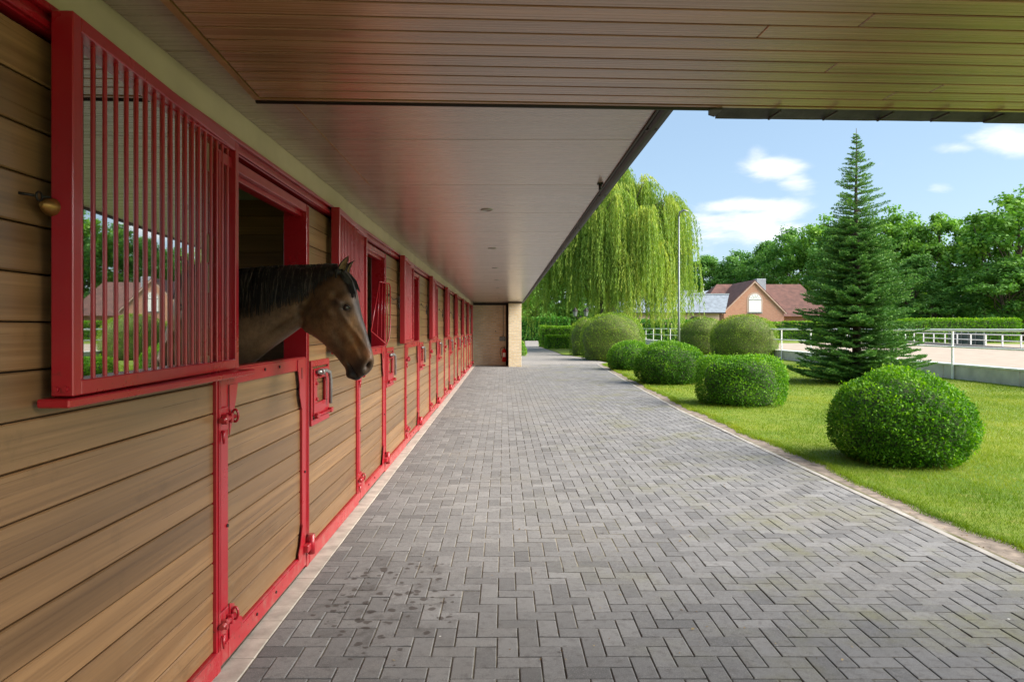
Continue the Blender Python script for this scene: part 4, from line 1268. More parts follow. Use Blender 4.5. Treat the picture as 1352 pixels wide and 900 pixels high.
# ---- grass blades on the near lawn
def grass():
    r = np.random.default_rng(9)
    Vs, Ts = [], []
    def zone(n, y0, y1, x1f, h, w):
        y = r.uniform(y0,y1,n); k = np.array([lawn_edge(q) for q in y]) - .015
        x = k + r.random(n)*(x1f - k)
        s_e = r.random(n) < .07; x = np.where(s_e, k + np.abs(r.normal(0,.05,n)) - .06*(r.random(n)<.35), x)
        keep = (x/y < .80)
        x, y = x[keep], y[keep]; n = len(x)
        hh = h*r.uniform(.5,1.3,n)*(1 + .35*np.sin(x*2.3+1.1)*np.sin(y*1.7)); a = r.random(n)*2*np.pi; b = r.random(n)*2*np.pi; le = r.uniform(.2,1.0,n)*hh
        p = np.stack([x,y,np.full(n,-.008)],1); s = np.stack([np.cos(a),np.sin(a),np.zeros(n)],1)*(w/2)
        t = p + np.stack([np.cos(b)*le, np.sin(b)*le, hh],1)
        Vs.append(np.stack([p-s,p+s,t],1))
        patch = np.sin(x*1.3+.4)*np.sin(y*.9+1) + .6*np.sin(x*3.1)*np.sin(y*2.7+.5)
        bl = np.array([mnoise.fractal(Vector((a*.8,b*.8,1.7)), .8, 2.1, 4) for a, b in zip(x[:], y[:])])
        Ts.append(.46 + .10*patch + .42*bl + r.normal(0,.18,n))
    zone(90000, 4.4, 9.5, 8.0, .034, .005)
    zone(80000, 9.5, 16, 12.6, .038, .008)
    zone(60000, 16, 30, 13.5, .042, .014)
    tag(obj('grass', quads_mesh('grass', np.concatenate(Vs), np.concatenate(Ts), MAT['grass_blade'], 3)), 'short mown grass', kind='stuff')
grass()

# ================================================================== ARENA, FENCES, HOUSES
AX = 13.62
wl_ = tag(empty('retaining_wall', (AX, 40, 0)), 'low concrete retaining wall with a white coping around the riding arena', 'wall')
w_ = MB()
yy = 12.0
while yy < 68:
    w_.box(AX, yy, -.1, AX+.16, yy+3.18, .405, 0, .006); yy += 3.2
obj('wall_face', w_, (0,0,0), wl_, MAT['arena_concrete'])
cp = MB(); cp.box(AX-.03, 12, .4065, AX+.20, 68.2, .455, 0, .006); obj('coping', cp, (0,0,0), wl_, MAT['white'])
fn = tag(empty('arena_fence', (AX, 40, 0)), 'white two rail tube fence standing along the low concrete wall', 'fence')
pm = MB(); pm.box(-.045,-.035,-.10,-.0,.035,1.50,0,.006); post_me = fix_normals(pm.mesh('post', MAT['white']))
y = 21.06 - 3.24*2
while y < 68.5:
    obj('post', post_me, (AX - .032, y, 0), fn); y += 3.24
for z, r_ in ((1.47,.040),(.965,.026)):
    b = MB(); b.tube([(AX-.10, 12.0, z),(AX-.10, 68.2, z)], r_, 10); obj('rail', b, (0,0,0), fn, MAT['white'])
sd = MB(); sd.add([(AX+.1,8,.03),(200,8,.03),(200,12,.03),(52,62,.03),(40,70,.03),(AX+.1,68,.03)], [(0,1,2,3,4,5)])
tag(obj('arena_sand', sd, (0,0,0), None, MAT['sand'], fix=False), kind='structure')
# far side
ff = tag(empty('far_arena_fence', (42, 66, 0)), 'white two rail fence on the far side of the sand arena', 'fence')
f0, f1 = Vector((34, 44, 0)), Vector((56, 126, 0))
d_ = (f1 - f0); Lf = d_.length; d_ = d_/Lf
pm2 = MB(); pm2.box(-.04,-.04,0,.04,.04,1.06); post2 = fix_normals(pm2.mesh('post', MAT['white']))
s_ = 0.0
while s_ < Lf:
    p = f0 + d_*s_; obj('post', post2, (p.x, p.y, 0), ff); s_ += 2.9
for z in (1.05,.62):
    b = MB(); b.tube([f0+Vector((0,0,z)), f1+Vector((0,0,z))], .035, 8); obj('rail', b, (0,0,0), ff, MAT['white'])
b = MB(); n_ = Vector((d_.y,-d_.x,0))*.1; b.prism([f0+n_, f1+n_, f1-n_, f0-n_], (0,0,.22)); obj('plinth', b, (0,0,0), ff, MAT['concrete'])
scr = tag(empty('windbreak', (40, 60, 0)), 'dark green windbreak mesh panel behind the far white fence', 'screen')
MAT['screen_green'] = plain('windbreak_mesh', (.018,.045,.035), .8, 0, .2, 3)
b = MB(); q0, q1 = Vector((38.0,55,0)), Vector((42.6,66.5,0)); b.prism([q0,q1,q1+Vector((.1,-.03,0)),q0+Vector((.1,-.03,0))], (0,0,1.15)); obj('mesh_panel', b, (0,0,0), scr, MAT['screen_green'])
for i in range(6):
    p = q0.lerp(q1, i/5); b = MB(); b.box(-.12,-.03,0,-.05,.03,1.22); obj('stake', b, (p.x,p.y,0), scr, MAT['lamp_grey'])

slab = MB(); slab.box(10.2, 36.6, -.02, 11.6, 37.6, .06, 0, .01)
tag(obj('paving_slab', slab, (0,0,0), None, MAT['concrete']), 'pale concrete slab on the grass at the foot of the yew domes', 'slab')

# lamp pole and twin lantern
lp = tag(empty('lamp_pole', (8.55, 34, 0)), 'tall thin grey lamp pole with a small curved head in front of the willow', 'lamp post')
b = MB(); b.tube([(0,0,0),(0,0,2.0),(0,0,7.0)], [.062,.052,.036], 10); obj('pole', b, (8.55,34,0), lp, MAT['lamp_grey'])
b = MB(); b.tube([(0,0,7.0),(.05,-.02,7.18),(.22,-.08,7.26),(.42,-.12,7.20)], [.05,.045,.06,.03], 8); obj('lamp_head', b, (8.55,34,0), lp, MAT['lamp_grey'])
tl_ = tag(empty('twin_lantern', (4.55, 41.2, 0)), 'dark twin garden lantern rising behind the narrower yew dome', 'lantern')
lx, ly = 4.55, 41.2
b = MB(); b.tube([(0,0,0),(0,0,2.25)], .05, 10); b.tube([(-.32,0,2.22),(-.2,0,2.12),(0,0,2.10),(.2,0,2.12),(.32,0,2.22)], .025, 8); obj('post', b, (lx,ly,0), tl_, MAT['dark_metal'])
for sx in (-.32,.32):
    b = MB(); b.lathe([(.0,2.22),(.09,2.24),(.14,2.50),(.14,2.52)], 8, 0, (sx,0,0), False); obj('lantern_glass', b, (lx,ly,0), tl_, MAT['lamp_grey'])
    b = MB(); b.lathe([(.19,2.52),(.17,2.55),(.06,2.68),(.02,2.74),(.0,2.76)], 8, 0, (sx,0,0), False); b.lathe([(.0,2.519),(.19,2.52)], 8, 0, (sx,0,0), False); obj('lantern_cap', b, (lx,ly,0), tl_, MAT['dark_metal'])

# ---- brick gable house
HY = 90.0
hs = tag(empty('gable_house', (33, HY, 0)), 'red brick house with a pointed gable, white arched window and brown tiled roof', 'house')
ax_, az_ = 32.4, 7.55
gl, gr, ez = 28.2, 36.45, 3.45
g = MB(); g.prism([(gl+.25,HY,0),(gr-.25,HY,0),(gr-.25,HY,ez+.1),(ax_,HY,az_-.12),(gl+.25,HY,ez+.1)], (0,.35,0)); obj('gable_wall', g, (0,0,0), hs, MAT['red_brick'])
g = MB(); g.box(gl+.4, HY+.36, 0, gr-.4, HY+6, ez); g.box(26.5, HY+4, 0, 43.5, HY+14, 3.2); obj('wall', g, (0,0,0), hs, MAT['red_brick'])
g = MB()
for (xe, s) in ((gl,-1),(gr,1)):
    g.prism([(ax_,HY-.12,az_),(xe,HY-.12,ez),(xe,HY-.12,ez+.18),(ax_,HY-.12,az_+.22)], (0,8.5,0))
obj('gable_roof', g, (0,0,0), hs, MAT['tile_brown'])
g = MB()
for (xe,s) in ((gl,-1),(gr,1)):
    g.prism([(ax_,HY-.2,az_-.16),(xe,HY-.2,ez-.16),(xe,HY-.2,ez+.03),(ax_,HY-.2,az_+.05)], (0,.16,0))
obj('verge_board', g, (0,0,0), hs, MAT['pink_brick'])
# hipped main roof
e0, e1, y0_, y1_, zr = 25.6, 44.2, HY+3.2, HY+15, 7.75
ym = (y0_+y1_)/2
g = MB(); g.add([(e0,y0_,3.1),(e1,y0_,3.1),(e1,y1_,3.1),(e0,y1_,3.1),(30.3,ym,zr),(42.2,ym,zr)], [(0,1,5,4),(1,2,5),(2,3,4,5),(3,0,4),(0,3,2,1)]); rf_ = obj('main_roof', g, (0,0,0), hs, MAT['tile_brown'])
g = MB(); g.box(34.5,HY+5.0,5.9,35.75,HY+6.2,8.25,0,.03); obj('chimney', g, (0,0,0), rf_, MAT['pale_roof'])
# arched window
wx, w2, z0w, z1w = 32.45, .80, 3.6, 5.15
g = MB()
pts = [(wx-w2-.22,HY-.03,z0w-.2),(wx+w2+.22,HY-.03,z0w-.2)] + [(wx+(w2+.22)*math.cos(a),HY-.03,z1w+(w2+.22)*math.sin(a)) for a in [math.pi*i/12 for i in range(13)]]
g.prism(pts, (0,.02,0)); win = obj('window_surround', g, (0,0,0), hs, MAT['pink_brick'])
g = MB()
pts = [(wx-w2,HY-.06,z0w),(wx+w2,HY-.06,z0w)] + [(wx+w2*math.cos(a),HY-.06,z1w+w2*math.sin(a)) for a in [math.pi*i/12 for i in range(13)]]
g.prism(pts, (0,.025,0)); obj('shutter', g, (0,0,0), win, MAT['white'])
g = MB(); g.box(wx-w2,HY-.075,z1w-.04,wx+w2,HY-.0605,z1w+.04)
for i in range(1,6):
    a = math.pi*i/6; g.prism([(wx+.25*math.cos(a)-.02,HY-.07,z1w+.25*math.sin(a)),(wx+.25*math.cos(a)+.02,HY-.07,z1w+.25*math.sin(a)),(wx+.78*math.cos(a)+.02,HY-.07,z1w+.78*math.sin(a)),(wx+.78*math.cos(a)-.02,HY-.07,z1w+.78*math.sin(a))], (0,.008,0))
obj('fanlight_bars', g, (0,0,0), win, MAT['lamp_grey'])
g = MB(); g.box(wx-w2-.1,HY-.12,z0w-.16,wx+w2+.1,HY-.001,z0w-.02); obj('sill', g, (0,0,0), win, MAT['lamp_grey'])

ob = tag(empty('slate_outbuilding', (23, 85, 0)), 'low pale brick outbuilding with a blue grey slate roof, left of the gable house', 'outbuilding')
g = MB(); g.box(14.5, 85, 0, 26.3, 90, 3.3); obj('wall', g, (0,0,0), ob, MAT['pink_brick'])
g = MB(); g.add([(14.2,84.6,3.40),(26.9,84.6,3.40),(26.9,90.4,3.40),(14.2,90.4,3.40),(14.2,87.5,5.75),(28.3,87.5,5.75)], [(0,1,5,4),(1,2,5),(2,3,4,5),(3,0,4),(0,3,2,1)]); obj('slate_roof', g, (0,0,0), ob, MAT['slate_blue'])
g = MB(); g.box(14.2,87.4,5.74,28.3,87.6,5.86); obj('ridge', g, (0,0,0), ob, MAT['pale_roof'])
g = MB(); g.box(14.2,84.50,3.28,26.95,84.62,3.42); obj('eave_gutter', g, (0,0,0), ob, MAT['dark_metal'])
g = MB(); pts = [(22.5,84.97,0),(24.1,84.97,0)] + [(23.3+.8*math.cos(a),84.97,2.3+.65*math.sin(a)) for a in [math.pi*i/10 for i in range(11)]]; g.prism(pts,(0,.02,0)); obj('arched_door', g, (0,0,0), ob, MAT['dark_glass'])
brn = tag(empty('barn', (27, 112, 0)), 'distant barn with a pale grey metal roof, partly hidden by the slate outbuilding', 'barn')
g = MB(); g.box(24,112,0,35.5,122,6.6); obj('wall', g, (0,0,0), brn, MAT['pink_brick'])
g = MB(); g.add([(30.6,111.5,6.7),(35.8,111.5,6.7),(35.8,122.5,6.7),(30.6,122.5,6.7),(34.9,115,7.95),(34.9,120,7.95)],[(0,1,4),(1,2,5,4),(2,3,5),(3,0,4,5),(0,3,2,1)]); g.box(24,111.5,6.75,31,122.5,7.6); obj('metal_roof', g, (0,0,0), brn, MAT['pale_roof'])
flp = tag(empty('flue_pipe', (27.2, 95, 0)), 'thin grey flue pipe rising behind the slate roof', 'flue')
g = MB(); g.tube([(27.2,95,0),(27.2,95,7.3)], .10, 8); g.tube([(27.2,95,7.3),(27.2,95,7.5)], .16, 8); obj('pipe', g, (0,0,0), flp, MAT['lamp_grey'])

# small litter blown against the kerb and over the paving
def litter():
    r = np.random.default_rng(3); n = 900
    y = 3.2 + 14*r.random(n)**1.5
    k = np.array([kerb_x(q) for q in y])
    x = np.where(r.random(n) < .62, k + r.normal(.08,.10,n), -1.1 + (k+1.1)*r.random(n)**.6)
    a = r.random(n)*2*np.pi; L = r.uniform(.008,.026,n)
    P = np.stack([x,y,np.full(n,.006)],1); D = np.stack([np.cos(a),np.sin(a),r.normal(0,.12,n)],1); N = np.stack([r.normal(0,.3,n),r.normal(0,.3,n),np.ones(n)],1)
    tag(obj('leaf_litter', quads_mesh('leaf_litter', leaves(P,N,D,L,L*r.uniform(.3,.7,n),.15), r.random(n), MAT['dry_leaf'])), 'dry leaf bits and straw scattered along the kerb', kind='stuff')
MAT['dry_leaf'] = leaf_mat('dry_leaf', (.075,.042,.02), (.17,.105,.045), (.33,.25,.13), .15)
litter()

# ================================================================== THE HORSE
from mathutils.bvhtree import BVHTree
HYD = 3.95
HM = HYD / FPX
hx = lambda px: (px - 665) * HM
hz = lambda py: EYE - (py - 433) * HM
def loft(mb, secs, n=28, sup=2.0, caps=True):
    """secs: (top_x, top_y, bot_x, bot_y, half width m, width at top factor, width at bottom factor) in photo px"""
    rings = []
    for (tx, ty, bx, by, hw, ft, fb) in secs:
        C = np.array([(hx(tx)+hx(bx))/2, 0, (hz(ty)+hz(by))/2]); a = np.array([(hx(tx)-hx(bx))/2, 0, (hz(ty)-hz(by))/2])
        ring = []
        for k in range(n):
            t = 2*math.pi*k/n
            c, s = math.cos(t), math.sin(t)
            c2 = math.copysign(abs(c)**(2/sup), c); s2 = math.copysign(abs(s)**(2/sup), s)
            u = c2*.5+.5
            w = hw*((fb*(1-u)+ft*u) if True else 1)
            ring.append(C + a*c2 + np.array([0, w*s2, 0]))
        rings.append(ring)
    # refine along the axis with Catmull-Rom
    Rg = np.array(rings); out = []
    m = len(Rg)
    for i in range(m-1):
        p0, p1, p2, p3 = Rg[max(i-1,0)], Rg[i], Rg[i+1], Rg[min(i+2,m-1)]
        for t in np.linspace(0,1,5)[:-1]:
            out.append(.5*((2*p1)+(-p0+p2)*t+(2*p0-5*p1+4*p2-p3)*t*t+(-p0+3*p1-3*p2+p3)*t**3))
    out.append(Rg[-1])
    b = len(mb.v); L = len(out)
    for ring in out: mb.v += [tuple(p) for p in ring]
    for i in range(L-1):
        for k in range(n):
            k2=(k+1)%n; mb.f.append((b+i*n+k,b+i*n+k2,b+(i+1)*n+k2,b+(i+1)*n+k)); mb.m.append(0); mb.sm.append(True)
    mb.f.append(tuple(b+k for k in reversed(range(n)))); mb.m.append(0); mb.sm.append(True)
    mb.f.append(tuple(b+(L-1)*n+k for k in range(n))); mb.m.append(0); mb.sm.append(True)
def ball(mb, px, py, y, rx, ry, rz, rot=0.0, n=16):
    b = len(mb.v)
    cx, cz = hx(px), hz(py); ca, sa = math.cos(rot), math.sin(rot)
    for i in range(1,n):
        t = math.pi*i/n
        for k in range(2*n):
            p = 2*math.pi*k/(2*n)
            X, Y_, Z = rx*math.sin(t)*math.cos(p), ry*math.sin(t)*math.sin(p), rz*math.cos(t)
            mb.v.append((cx+X*ca-Z*sa, y+Y_, cz+X*sa+Z*ca))
    m = 2*n
    for i in range(n-2):
        for k in range(m):
            k2=(k+1)%m; mb.f.append((b+i*m+k,b+(i+1)*m+k,b+(i+1)*m+k2,b+i*m+k2)); mb.m.append(0); mb.sm.append(True)
    mb.f.append(tuple(b+k for k in range(m))); mb.m.append(0); mb.sm.append(True)
    mb.f.append(tuple(b+(n-2)*m+k for k in reversed(range(m)))); mb.m.append(0); mb.sm.append(True)

H = MB()
# head, poll to lips
loft(H, [(432,353,398,416,.055,.8,.8),(446,352,399,428,.078,.85,.9),(459,358,402,437,.092,.95,.95),(468,371,408,441,.101,1.0,.92),
         (473.5,388,417,446,.104,1.0,.85),(476.5,404,427,454,.097,.95,.72),(480,418,437,464,.083,.88,.62),(484.5,432,446,473,.070,.82,.62),
         (488.5,446,453,481.5,.060,.8,.7),(492.5,459,458.5,487,.056,.86,.8),(495.2,470,463.5,490,.056,.95,.85),(495.8,478,467,493,.054,.95,.9),
         (493.5,485.5,470.5,496,.047,.9,.9),(488.5,491.5,474,498.5,.036,.9,.9),(483,495,477,498.5,.018,.9,.9)], 30, 2.25)
# lower lip and chin
loft(H, [(462,476,450,470,.028,1,1),(468,484,456.5,485,.036,1,.9),(471,490,458.5,492,.038,1,.9),(475,496,461.5,497.5,.036,1,.9),(477,499.5,467,500.5,.028,1,1),(476,501,471,501.8,.012,1,1)], 20)
# cheek discs
ball(H, 424.5, 415.5, 0, .118, .088, .122)
# neck
loft(H, [(452,354,412,425,.060,.55,.85),(434,351.5,398,432,.074,.5,.95),(412,352.5,384,442,.088,.42,1.0),(384,353.5,360,459,.100,.40,1.0),
         (354,354.5,334,480,.122,.40,1.0),(320,358,300,508,.152,.42,1.0),(285,364,258,540,.190,.5,1.0),(245,373,212,582,.232,.6,1.0),
         (205,381,165,612,.270,.7,1.0),(150,384,115,616,.295,.8,1.0),(80,388,60,618,.318,.85,1.0),(0,388,0,620,.335,.9,1.0),(-70,384,-66,604,.330,.9,.95),
         (-125,388,-122,580,.300,.85,.95),(-165,408,-160,560,.235,.8,.9),(-190,440,-184,530,.14,.8,.9),(-200,470,-198,505,.05,1,1)], 30, 2.1)
# legs of the whole animal standing in its box
def leg(pts, y):
    H.tube([(hx(a), y, hz(b)) for a, b, r in pts], [r for a, b, r in pts], 14)
for y in (-.17,.17):
    leg([(205,560,.12),(200,610,.088),(198,655,.062),(200,672,.056),(199,700,.038),(198,740,.034),(199,752,.044),(204,768,.036),(210,776,.052),(213,787,.062)], y)
    leg([(-140,540,.17),(-128,585,.13),(-122,610,.105),(-142,645,.070),(-156,668,.056),(-150,700,.040),(-146,740,.036),(-145,752,.046),(-139,768,.038),(-132,776,.054),(-129,787,.062)], y*1.05)
raw = fix_normals(H.mesh('horse_raw', MAT['red']))
ro = bpy.data.objects.new('horse_raw', raw); COL.objects.link(ro)
m1 = ro.modifiers.new('r', 'REMESH'); m1.mode = 'VOXEL'; m1.voxel_size = .0085
m2 = ro.modifiers.new('s', 'SMOOTH'); m2.factor = .5; m2.iterations = 7
dg = bpy.context.evaluated_depsgraph_get()
hme = bpy.data.meshes.new_from_object(ro.evaluated_get(dg)); hme.name = 'horse'
bpy.data.objects.remove(ro)
nv = len(hme.vertices)
co = np.empty(nv*3); hme.vertices.foreach_get('co', co); co = co.reshape(-1,3)
no = np.empty(nv*3); hme.vertices.foreach_get('normal', no); no = no.reshape(-1,3)
px_, py_ = co[:,0]/HM + 665, 433 - (co[:,2]-EYE)/HM
sidew = np.clip(np.abs(no[:,1])*1.6, 0, 1)
def bump_(x, y, r, amt, ry=None, ang=0.0, side=True):
    c, s = math.cos(ang), math.sin(ang)
    dx, dy = px_-x, py_-y
    u, v = (dx*c+dy*s)/r, (-dx*s+dy*c)/(ry or r)
    g = np.exp(-(u*u+v*v))
    return (amt*g*(sidew if side else 1))[:,None]*no
D = np.zeros_like(co)
D += bump_(454,401,9,.012,4,.5)                 # brow above the eye
D += bump_(461.5,406,6.0,-.014,4.2,.45)         # eye hollow
D += bump_(449,391,7,-.010,6)                   # salt cellar
D += bump_(440,412,9,.006,5,.9)                 # behind the eye
D += bump_(463,425,15,.006,3.4,.98)             # facial crest
D += bump_(471,446,13,-.007,4.5,1.05)           # hollow above the crest's end
D += bump_(452,447,15,-.008,6,1.0)              # hollow along the bars of the jaw
D += bump_(478,446,12,.005,2.2,1.0)             # nasal bone edge
D += bump_(474,463,11,.005,2.0,1.1)             # muzzle muscle
D += bump_(490.5,478.5,5.5,.010,5.5)            # nostril rim
D += bump_(490.6,480.5,3.0,-.030,4.8,.55)       # nostril
D += bump_(469,487.5,10,-.011,1.5,.95)
D += bump_(462,495,5,.008,4,.6)
D += bump_(482,490,5,.006,4,.4)             # line of the mouth
D += bump_(464,481,5,-.006,2.4,1.1)             # corner of the mouth
# groove behind the jaw and windpipe line
for (x,y) in ((402,424),(399,415),(399,404),(403,394),(410,386)): D += bump_(x,y,4.0,-.0065,4.0)
D += bump_(372,428,34,-.007,5,-.52); D += bump_(360,452,34,.006,7,-.62)
for i in range(26):                              # fine muscle and vein relief
    x, y = random.uniform(405,485), random.uniform(375,480)
    D += bump_(x,y,random.uniform(5,12),random.uniform(-.0018,.0018),random.uniform(2,4),random.uniform(.6,1.3))
co2 = co + D*1.45
# the head turns a little toward the walk's near end
dxh = np.clip(co2[:,0]-hx(428), 0, None)
co2[:,1] -= .16*dxh
co2[:,1] += HYD
# gentle break of symmetry
co2[:,2] += 0
hme.vertices.foreach_set('co', co2.ravel())
hme.polygons.foreach_set('use_smooth', np.ones(len(hme.polygons), dtype=bool))
# coat colours by place; creases, nostril and cheek darkened to paint in shade
def sm(x,a,b): 
    t = np.clip((x-a)/(b-a),0,1); return t*t*(3-2*t)
def blob(x,y,rx,ry,ang=0.0):
    c, s = math.cos(ang), math.sin(ang); dx, dy = px_-x, py_-y
    u, v = (dx*c+dy*s)/rx, (-dx*s+dy*c)/ry
    return np.exp(-(u*u+v*v))
def mixc(C, f, c): return C*(1-f[:,None]) + np.array(c)[None,:]*f[:,None]
mot = np.array([mnoise.fractal(Vector((p[0]*9,p[1]*9,p[2]*9)), .8, 2.2, 4) for p in co])
C = np.tile(np.array([.105,.058,.030]), (nv,1))
C = mixc(C, np.clip(.35+.5*mot,0,.7), (.150,.082,.038))
neck = sm(-px_, -402, -380)
C = mixc(C, neck*.5, (.100,.064,.040))
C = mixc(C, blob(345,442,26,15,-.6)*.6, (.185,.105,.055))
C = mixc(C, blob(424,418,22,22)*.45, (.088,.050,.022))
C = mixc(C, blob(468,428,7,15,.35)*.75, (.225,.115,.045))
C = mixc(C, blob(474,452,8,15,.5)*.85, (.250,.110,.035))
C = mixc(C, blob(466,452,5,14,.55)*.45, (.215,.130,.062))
C = mixc(C, blob(487,463,7,9)*.75, (.235,.090,.030))
C = mixc(C, blob(417,371,6,12,.5)*.6, (.150,.065,.022))
C = mixc(C, blob(435,388,11,5,-.5)*.5, (.135,.082,.036))
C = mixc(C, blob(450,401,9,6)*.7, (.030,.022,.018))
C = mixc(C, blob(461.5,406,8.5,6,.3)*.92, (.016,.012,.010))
fr_ = np.exp(-((px_-np.interp(py_, [352,370,390,404,418,432,446,459,470], [447,467,474,477,480.5,485,489,493,495.5]))/6.2)**2)*sm(py_,388,402)*sm(-py_,-472,-455)
C = mixc(C, np.clip(fr_,0,1)*.9, (.040,.030,.026))  # dark face stripe, widened to tone down the bright front of the head
# dark muzzle
along = (px_-440)*.52 + (py_-440)*.85
C = mixc(C, sm(along, 40, 58)*sm(-px_-.0*py_, -492, -478)*.97, (.020,.016,.014))
C = mixc(C, sm(along, 62, 72)*.92, (.020,.017,.016))
C = mixc(C, blob(455,470,10,7,.9)*.7, (.030,.020,.014))
C = mixc(C, blob(490.6,480.5,3.3,5.2,.5)*.98, (.004,.003,.003))
C = mixc(C, blob(486.5,482,2.2,5.5,.5)*.5, (.13,.11,.10))
C = mixc(C, blob(469,487.5,10,1.6,.95)*.9, (.008,.006,.006))
C = mixc(C, sm(-py_, -372, -358)*sm(-px_,-448,-438)*.9, (.012,.010,.010))      # roots of the mane
C = mixc(C, np.exp(-((px_-np.interp(py_, [345,360,371,388,398], [452,460,466,471,474]))/12)**2)*sm(-py_,-396,-384)*.95, (.012,.010,.009))
C = mixc(C, blob(400,408,3,18,.2)*.5, (.05,.030,.016))
C = mixc(C, sm(py_,655,690)*.9, (.016,.013,.012))
loc_ = np.array([mnoise.fractal(Vector((p[0]*26+p[2]*14,p[1]*40,p[2]*26-p[0]*14)), .7, 2.2, 4) for p in co])
C = mixc(C, blob(441,455,15,8,.9)*.55, (.045,.026,.015))  # cheek shading painted into the coat
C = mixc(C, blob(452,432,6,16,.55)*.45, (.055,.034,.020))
C = mixc(C, blob(409,392,3.5,16,.42)*.55, (.165,.100,.048))
C = mixc(C, blob(430,425,9,11)*.35, (.150,.085,.034))
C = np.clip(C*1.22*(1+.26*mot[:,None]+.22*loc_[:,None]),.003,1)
# ears, modelled as hollow leaf shapes and merged into the body mesh
def ear(tip, base, y, yt, lean, wid, tone=1):
    V, F, K = [], [], []
    nt, na = 12, 13
    b0 = np.array([hx(base[0]), y, hz(base[1])]); t0 = np.array([hx(tip[0]), yt, hz(tip[1])])
    ax = t0-b0; L = np.linalg.norm(ax); ax /= L
    op = np.array(lean, float); op -= ax*(op@ax); op /= np.linalg.norm(op)     # the way the hollow faces
    sd = np.cross(ax, op)
    for layer in (0,1):
        for i in range(nt+1):
            t = i/nt
            r_ = wid*np.interp(t,[0,.12,.35,.6,.85,1],[.62,.85,1.0,.86,.46,.03]); half = np.interp(t,[0,.2,.5,1],[2.85,2.35,1.95,1.6])
            curve = .016*math.sin(math.pi*t)
            for k in range(na):
                a = -half + 2*half*k/(na-1)
                p = b0 + ax*(t*L) - op*(math.cos(a)*r_*.9 + curve) + sd*math.sin(a)*r_
                if layer: p = p + op*.0045*math.cos(a) - sd*.0045*math.sin(a)
                V.append(p); 
                rim = abs(a)/half
                if layer==0: K.append((.018,.013,.011))
                else: K.append((.015,.011,.009) if rim>.93 else tuple(np.array((.40,.29,.155))*(.75+.35*rim)*(1-.35*(t<.2))))
    m = (nt+1)*na
    for i in range(nt):
        for k in range(na-1):
            F.append((i*na+k,i*na+k+1,(i+1)*na+k+1,(i+1)*na+k)); F.append((m+i*na+k,m+(i+1)*na+k,m+(i+1)*na+k+1,m+i*na+k+1))
        for k in (0,na-1): F.append((i*na+k,(i+1)*na+k,m+(i+1)*na+k,m+i*na+k))
    return V, F, K
he = MAT  # noqa
bm = bmesh.new(); bm.from_mesh(hme)
cols = [tuple(c) for c in C]
ydx = lambda px: HYD - .16*max(0, hx(px)-hx(428))
for (tip, base, y, yt, lean) in (((465.2,340.5),(449,368.5), ydx(450)-.050, ydx(462)-.078, (.45,-.90,.10)), ((467.5,343.5),(454.5,368.0), ydx(452)+.056, ydx(462)+.040, (.85,-.15,.1))):
    V, F, K = ear(tip, base, y, yt, lean, .0245)
    bv = [bm.verts.new(p) for p in V]
    for f in F:
        fc = bm.faces.new([bv[i] for i in f]); fc.smooth = True
    cols += K
bm.to_mesh(hme); bm.free()
ca = hme.attributes.new('coat', 'FLOAT_COLOR', 'POINT')
arr = np.ones((len(cols),4), dtype=np.float32); arr[:,:3] = np.array(cols); ca.data.foreach_set('color', arr.ravel())
def coat_mat():
    t = NT('horse_coat')
    c = t.attr('coat', 'Color')
    p = t.tex('Object')
    h = t.noise(t.vmath('MULTIPLY', p, (150, 150, 45)), 1.0, 4, .65)
    h2 = t.noise(p, 38, 4, .6)
    c = t.mix(t.range(h, .35, .7, 0, .28), c, (.25,.16,.09), 'SOFT_LIGHT')
    c = t.mix(t.range(h2, .45, .7, 0, .22), c, (.02,.015,.012))
    t.base(c, t.range(h, .3, .7, .36, .58, False), .32)
    t.b.inputs['Sheen Weight'].default_value = .04; t.b.inputs['Sheen Roughness'].default_value = .4
    t.bump(t.math('ADD', h, t.math('MULTIPLY', h2, .7)), .40, .004)
    return t.m
MAT['coat'] = coat_mat()
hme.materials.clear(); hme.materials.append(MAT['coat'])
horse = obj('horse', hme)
tag(horse, 'bay brown horse with a black mane looking out over the open half door', 'horse')
# hair strands
def hair_mat():
    t = NT('black_horsehair')
    c = t.ramp(t.attr('tint'), (0,(.004,.0035,.003)), (.70,(.014,.011,.009)), (1,(.085,.070,.055)))  # pale end of the ramp paints light glints on some strands
    t.base(c, .36, .55); t.b.inputs['Anisotropic'].default_value = .5
    return t.m
MAT['hair'] = hair_mat()
bvh = BVHTree.FromPolygons([tuple(v.co) for v in hme.vertices], [tuple(p.vertices) for p in hme.polygons])
def surf(px, py, off=.006, side=-1):
    o = Vector((hx(px), HYD + side*3.0, hz(py)))
    hit = bvh.ray_cast(o, Vector((0,-side,0)), 4.0)
    if hit[0] is None: return None
    return hit[0] + hit[1]*off
def strand_strip(pts, w, rows, tints, tint):
    """flat ribbon lying against the hide"""
    n = len(pts)
    for i in range(n-1):
        a, b = pts[i], pts[i+1]
        d = (b-a).normalized(); s = d.cross(Vector((0,-1,0)))
        if s.length < 1e-4: s = Vector((1,0,0))
        s.normalize()
        w0, w1 = w*(1-(i/n)**2*.8), w*(1-((i+1)/n)**2*.9)
        rows.append([a-s*w0, a+s*w0, b+s*w1, b-s*w1]); tints.append(tint)
rows, tints = [], []
crest = lambda x: np.interp(x, [180,240,285,320,355,385,412,434,448], [383,372,363.5,357.5,354,353,352.2,351.2,352])
low = lambda x: np.interp(x, [180,240,300,318,353,373,407,420,440,448], [452,436,424,418,410,402,393,380,366,362])
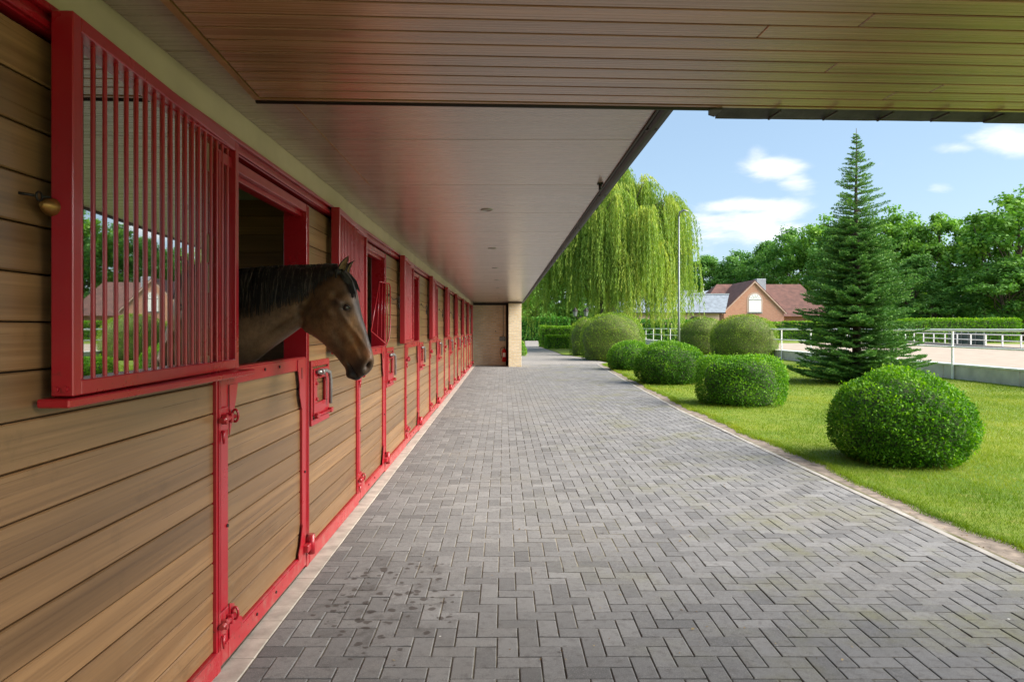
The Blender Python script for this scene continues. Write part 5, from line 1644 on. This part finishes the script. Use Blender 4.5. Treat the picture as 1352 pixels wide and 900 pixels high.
for layer in range(3):
    for i in range(620):
        x = random.uniform(185, 446)
        y0 = crest(x)
        L = (low(x)-y0)*random.uniform(.55,1.12)*(1 if random.random()>.08 else 1.18)
        drift = random.gauss(-.5,3.2); wob = random.uniform(-1.2,1.2)
        pts = []
        for k in range(8):
            t = k/7
            q = surf(x + drift*t + wob*math.sin(t*5), y0 + 1.0 + L*t, .005 + .006*layer*(1-t*.4) + .010*math.sin(math.pi*t)*random.uniform(.5,1))
            if q is None:
                if k == 0: q = Vector((hx(x), HYD-.01, hz(y0)))
                else: break
            pts.append(q)
        if len(pts) < 3: continue
        top = Vector((hx(x)+random.uniform(-.004,.004), HYD + random.uniform(-.012,.02), hz(crest(x)) + .006 + .004*layer))
        strand_strip([top]+pts, random.uniform(.0013,.0036), rows, tints, min(1,max(0,random.gauss(.45,.33))))
mm = quads_mesh('mane', np.array([[tuple(p) for p in r] for r in rows]), np.array(tints), MAT['hair'])
mo = bpy.data.objects.new('mane', mm); COL.objects.link(mo); mo.parent = horse
rows, tints = [], []
for i in range(900):
    a = random.random()
    x0, y0 = 447 + 11*a + random.uniform(-1.5,1.5), 355 + 6*a + random.uniform(-2,3)
    side = random.uniform(-1,1)
    L = random.uniform(14,34) if side < -.25 else random.uniform(10,24)
    pts = []
    yb = ydx(465)
    for k in range(8):
        t = k/7
        # falls over the forehead, hugging the profile
        yy = y0 + L*t
        xp = np.interp(yy, [352,360,371,388,404,418], [447,460,468.5,474.5,477.5,481])
        x = x0 + (xp + .2 - x0)*min(1, t*1.5 + .12) - max(0,-side)*7*t*random.uniform(.8,1.1)
        yd = yb + side*.05*(.4+.6*t)
        if side < -.25:
            q = surf(x-2, yy, .008)
            p = q if q is not None else Vector((hx(x), yd, hz(yy)))
        else: p = Vector((hx(x)+.004, yd, hz(yy)))
        pts.append(p)
    strand_strip(pts, random.uniform(.0016,.0036), rows, tints, min(1,max(0,random.gauss(.4,.28))))
fm = quads_mesh('forelock', np.array([[tuple(p) for p in r] for r in rows]), np.array(tints), MAT['hair'])
fo = bpy.data.objects.new('forelock', fm); COL.objects.link(fo); fo.parent = horse
# eyes
def eye_mat():
    t = NT('horse_eye'); t.base((.012,.007,.004), .04, .8); t.b.inputs['Coat Weight'].default_value = 1.0; t.b.inputs['Coat Roughness'].default_value = .02
    return t.m
MAT['eye'] = eye_mat()
for side in (-1, 1):
    q = surf(461.8, 406.2, 0.0, side)
    if q is None: continue
    e = MB(); ball_ = MB()
    b0 = MB()
    n = 14
    prof = [(.0195*math.sin(math.pi*i/n), -.0195*math.cos(math.pi*i/n)) for i in range(n+1)]
    b0.lathe(prof, 20)
    o = bpy.data.objects.new('eye', fix_normals(b0.mesh('eye', MAT['eye']))); COL.objects.link(o); o.parent = horse
    o.location = (q.x, q.y - side*.0095, q.z)
    # lids: two arcs of skin round the eyeball
    ld = MB()
    for sgn, r_ in ((1,.0050),(-1,.0042)):
        pts = []
        for i in range(11):
            a = math.pi*i/10
            u, v = -.0235*math.cos(a), sgn*.0125*math.sin(a)
            cu_, su_ = math.cos(-.42), math.sin(-.42)
            ex, ez_ = u*cu_ - v*su_, u*su_ + v*cu_
            dep = math.sqrt(max(0, .0225**2 - min(ex*ex+ez_*ez_, .0225**2)))
            pts.append((q.x+ex, q.y - side*.0095 + side*dep*.92, q.z+ez_))
        ld.tube(pts, [r_*.5]+[r_]*9+[r_*.5], 8)
    lo_ = bpy.data.objects.new('eyelid', fix_normals(ld.mesh('eyelid', MAT['lid_skin']))); COL.objects.link(lo_); lo_.parent = horse
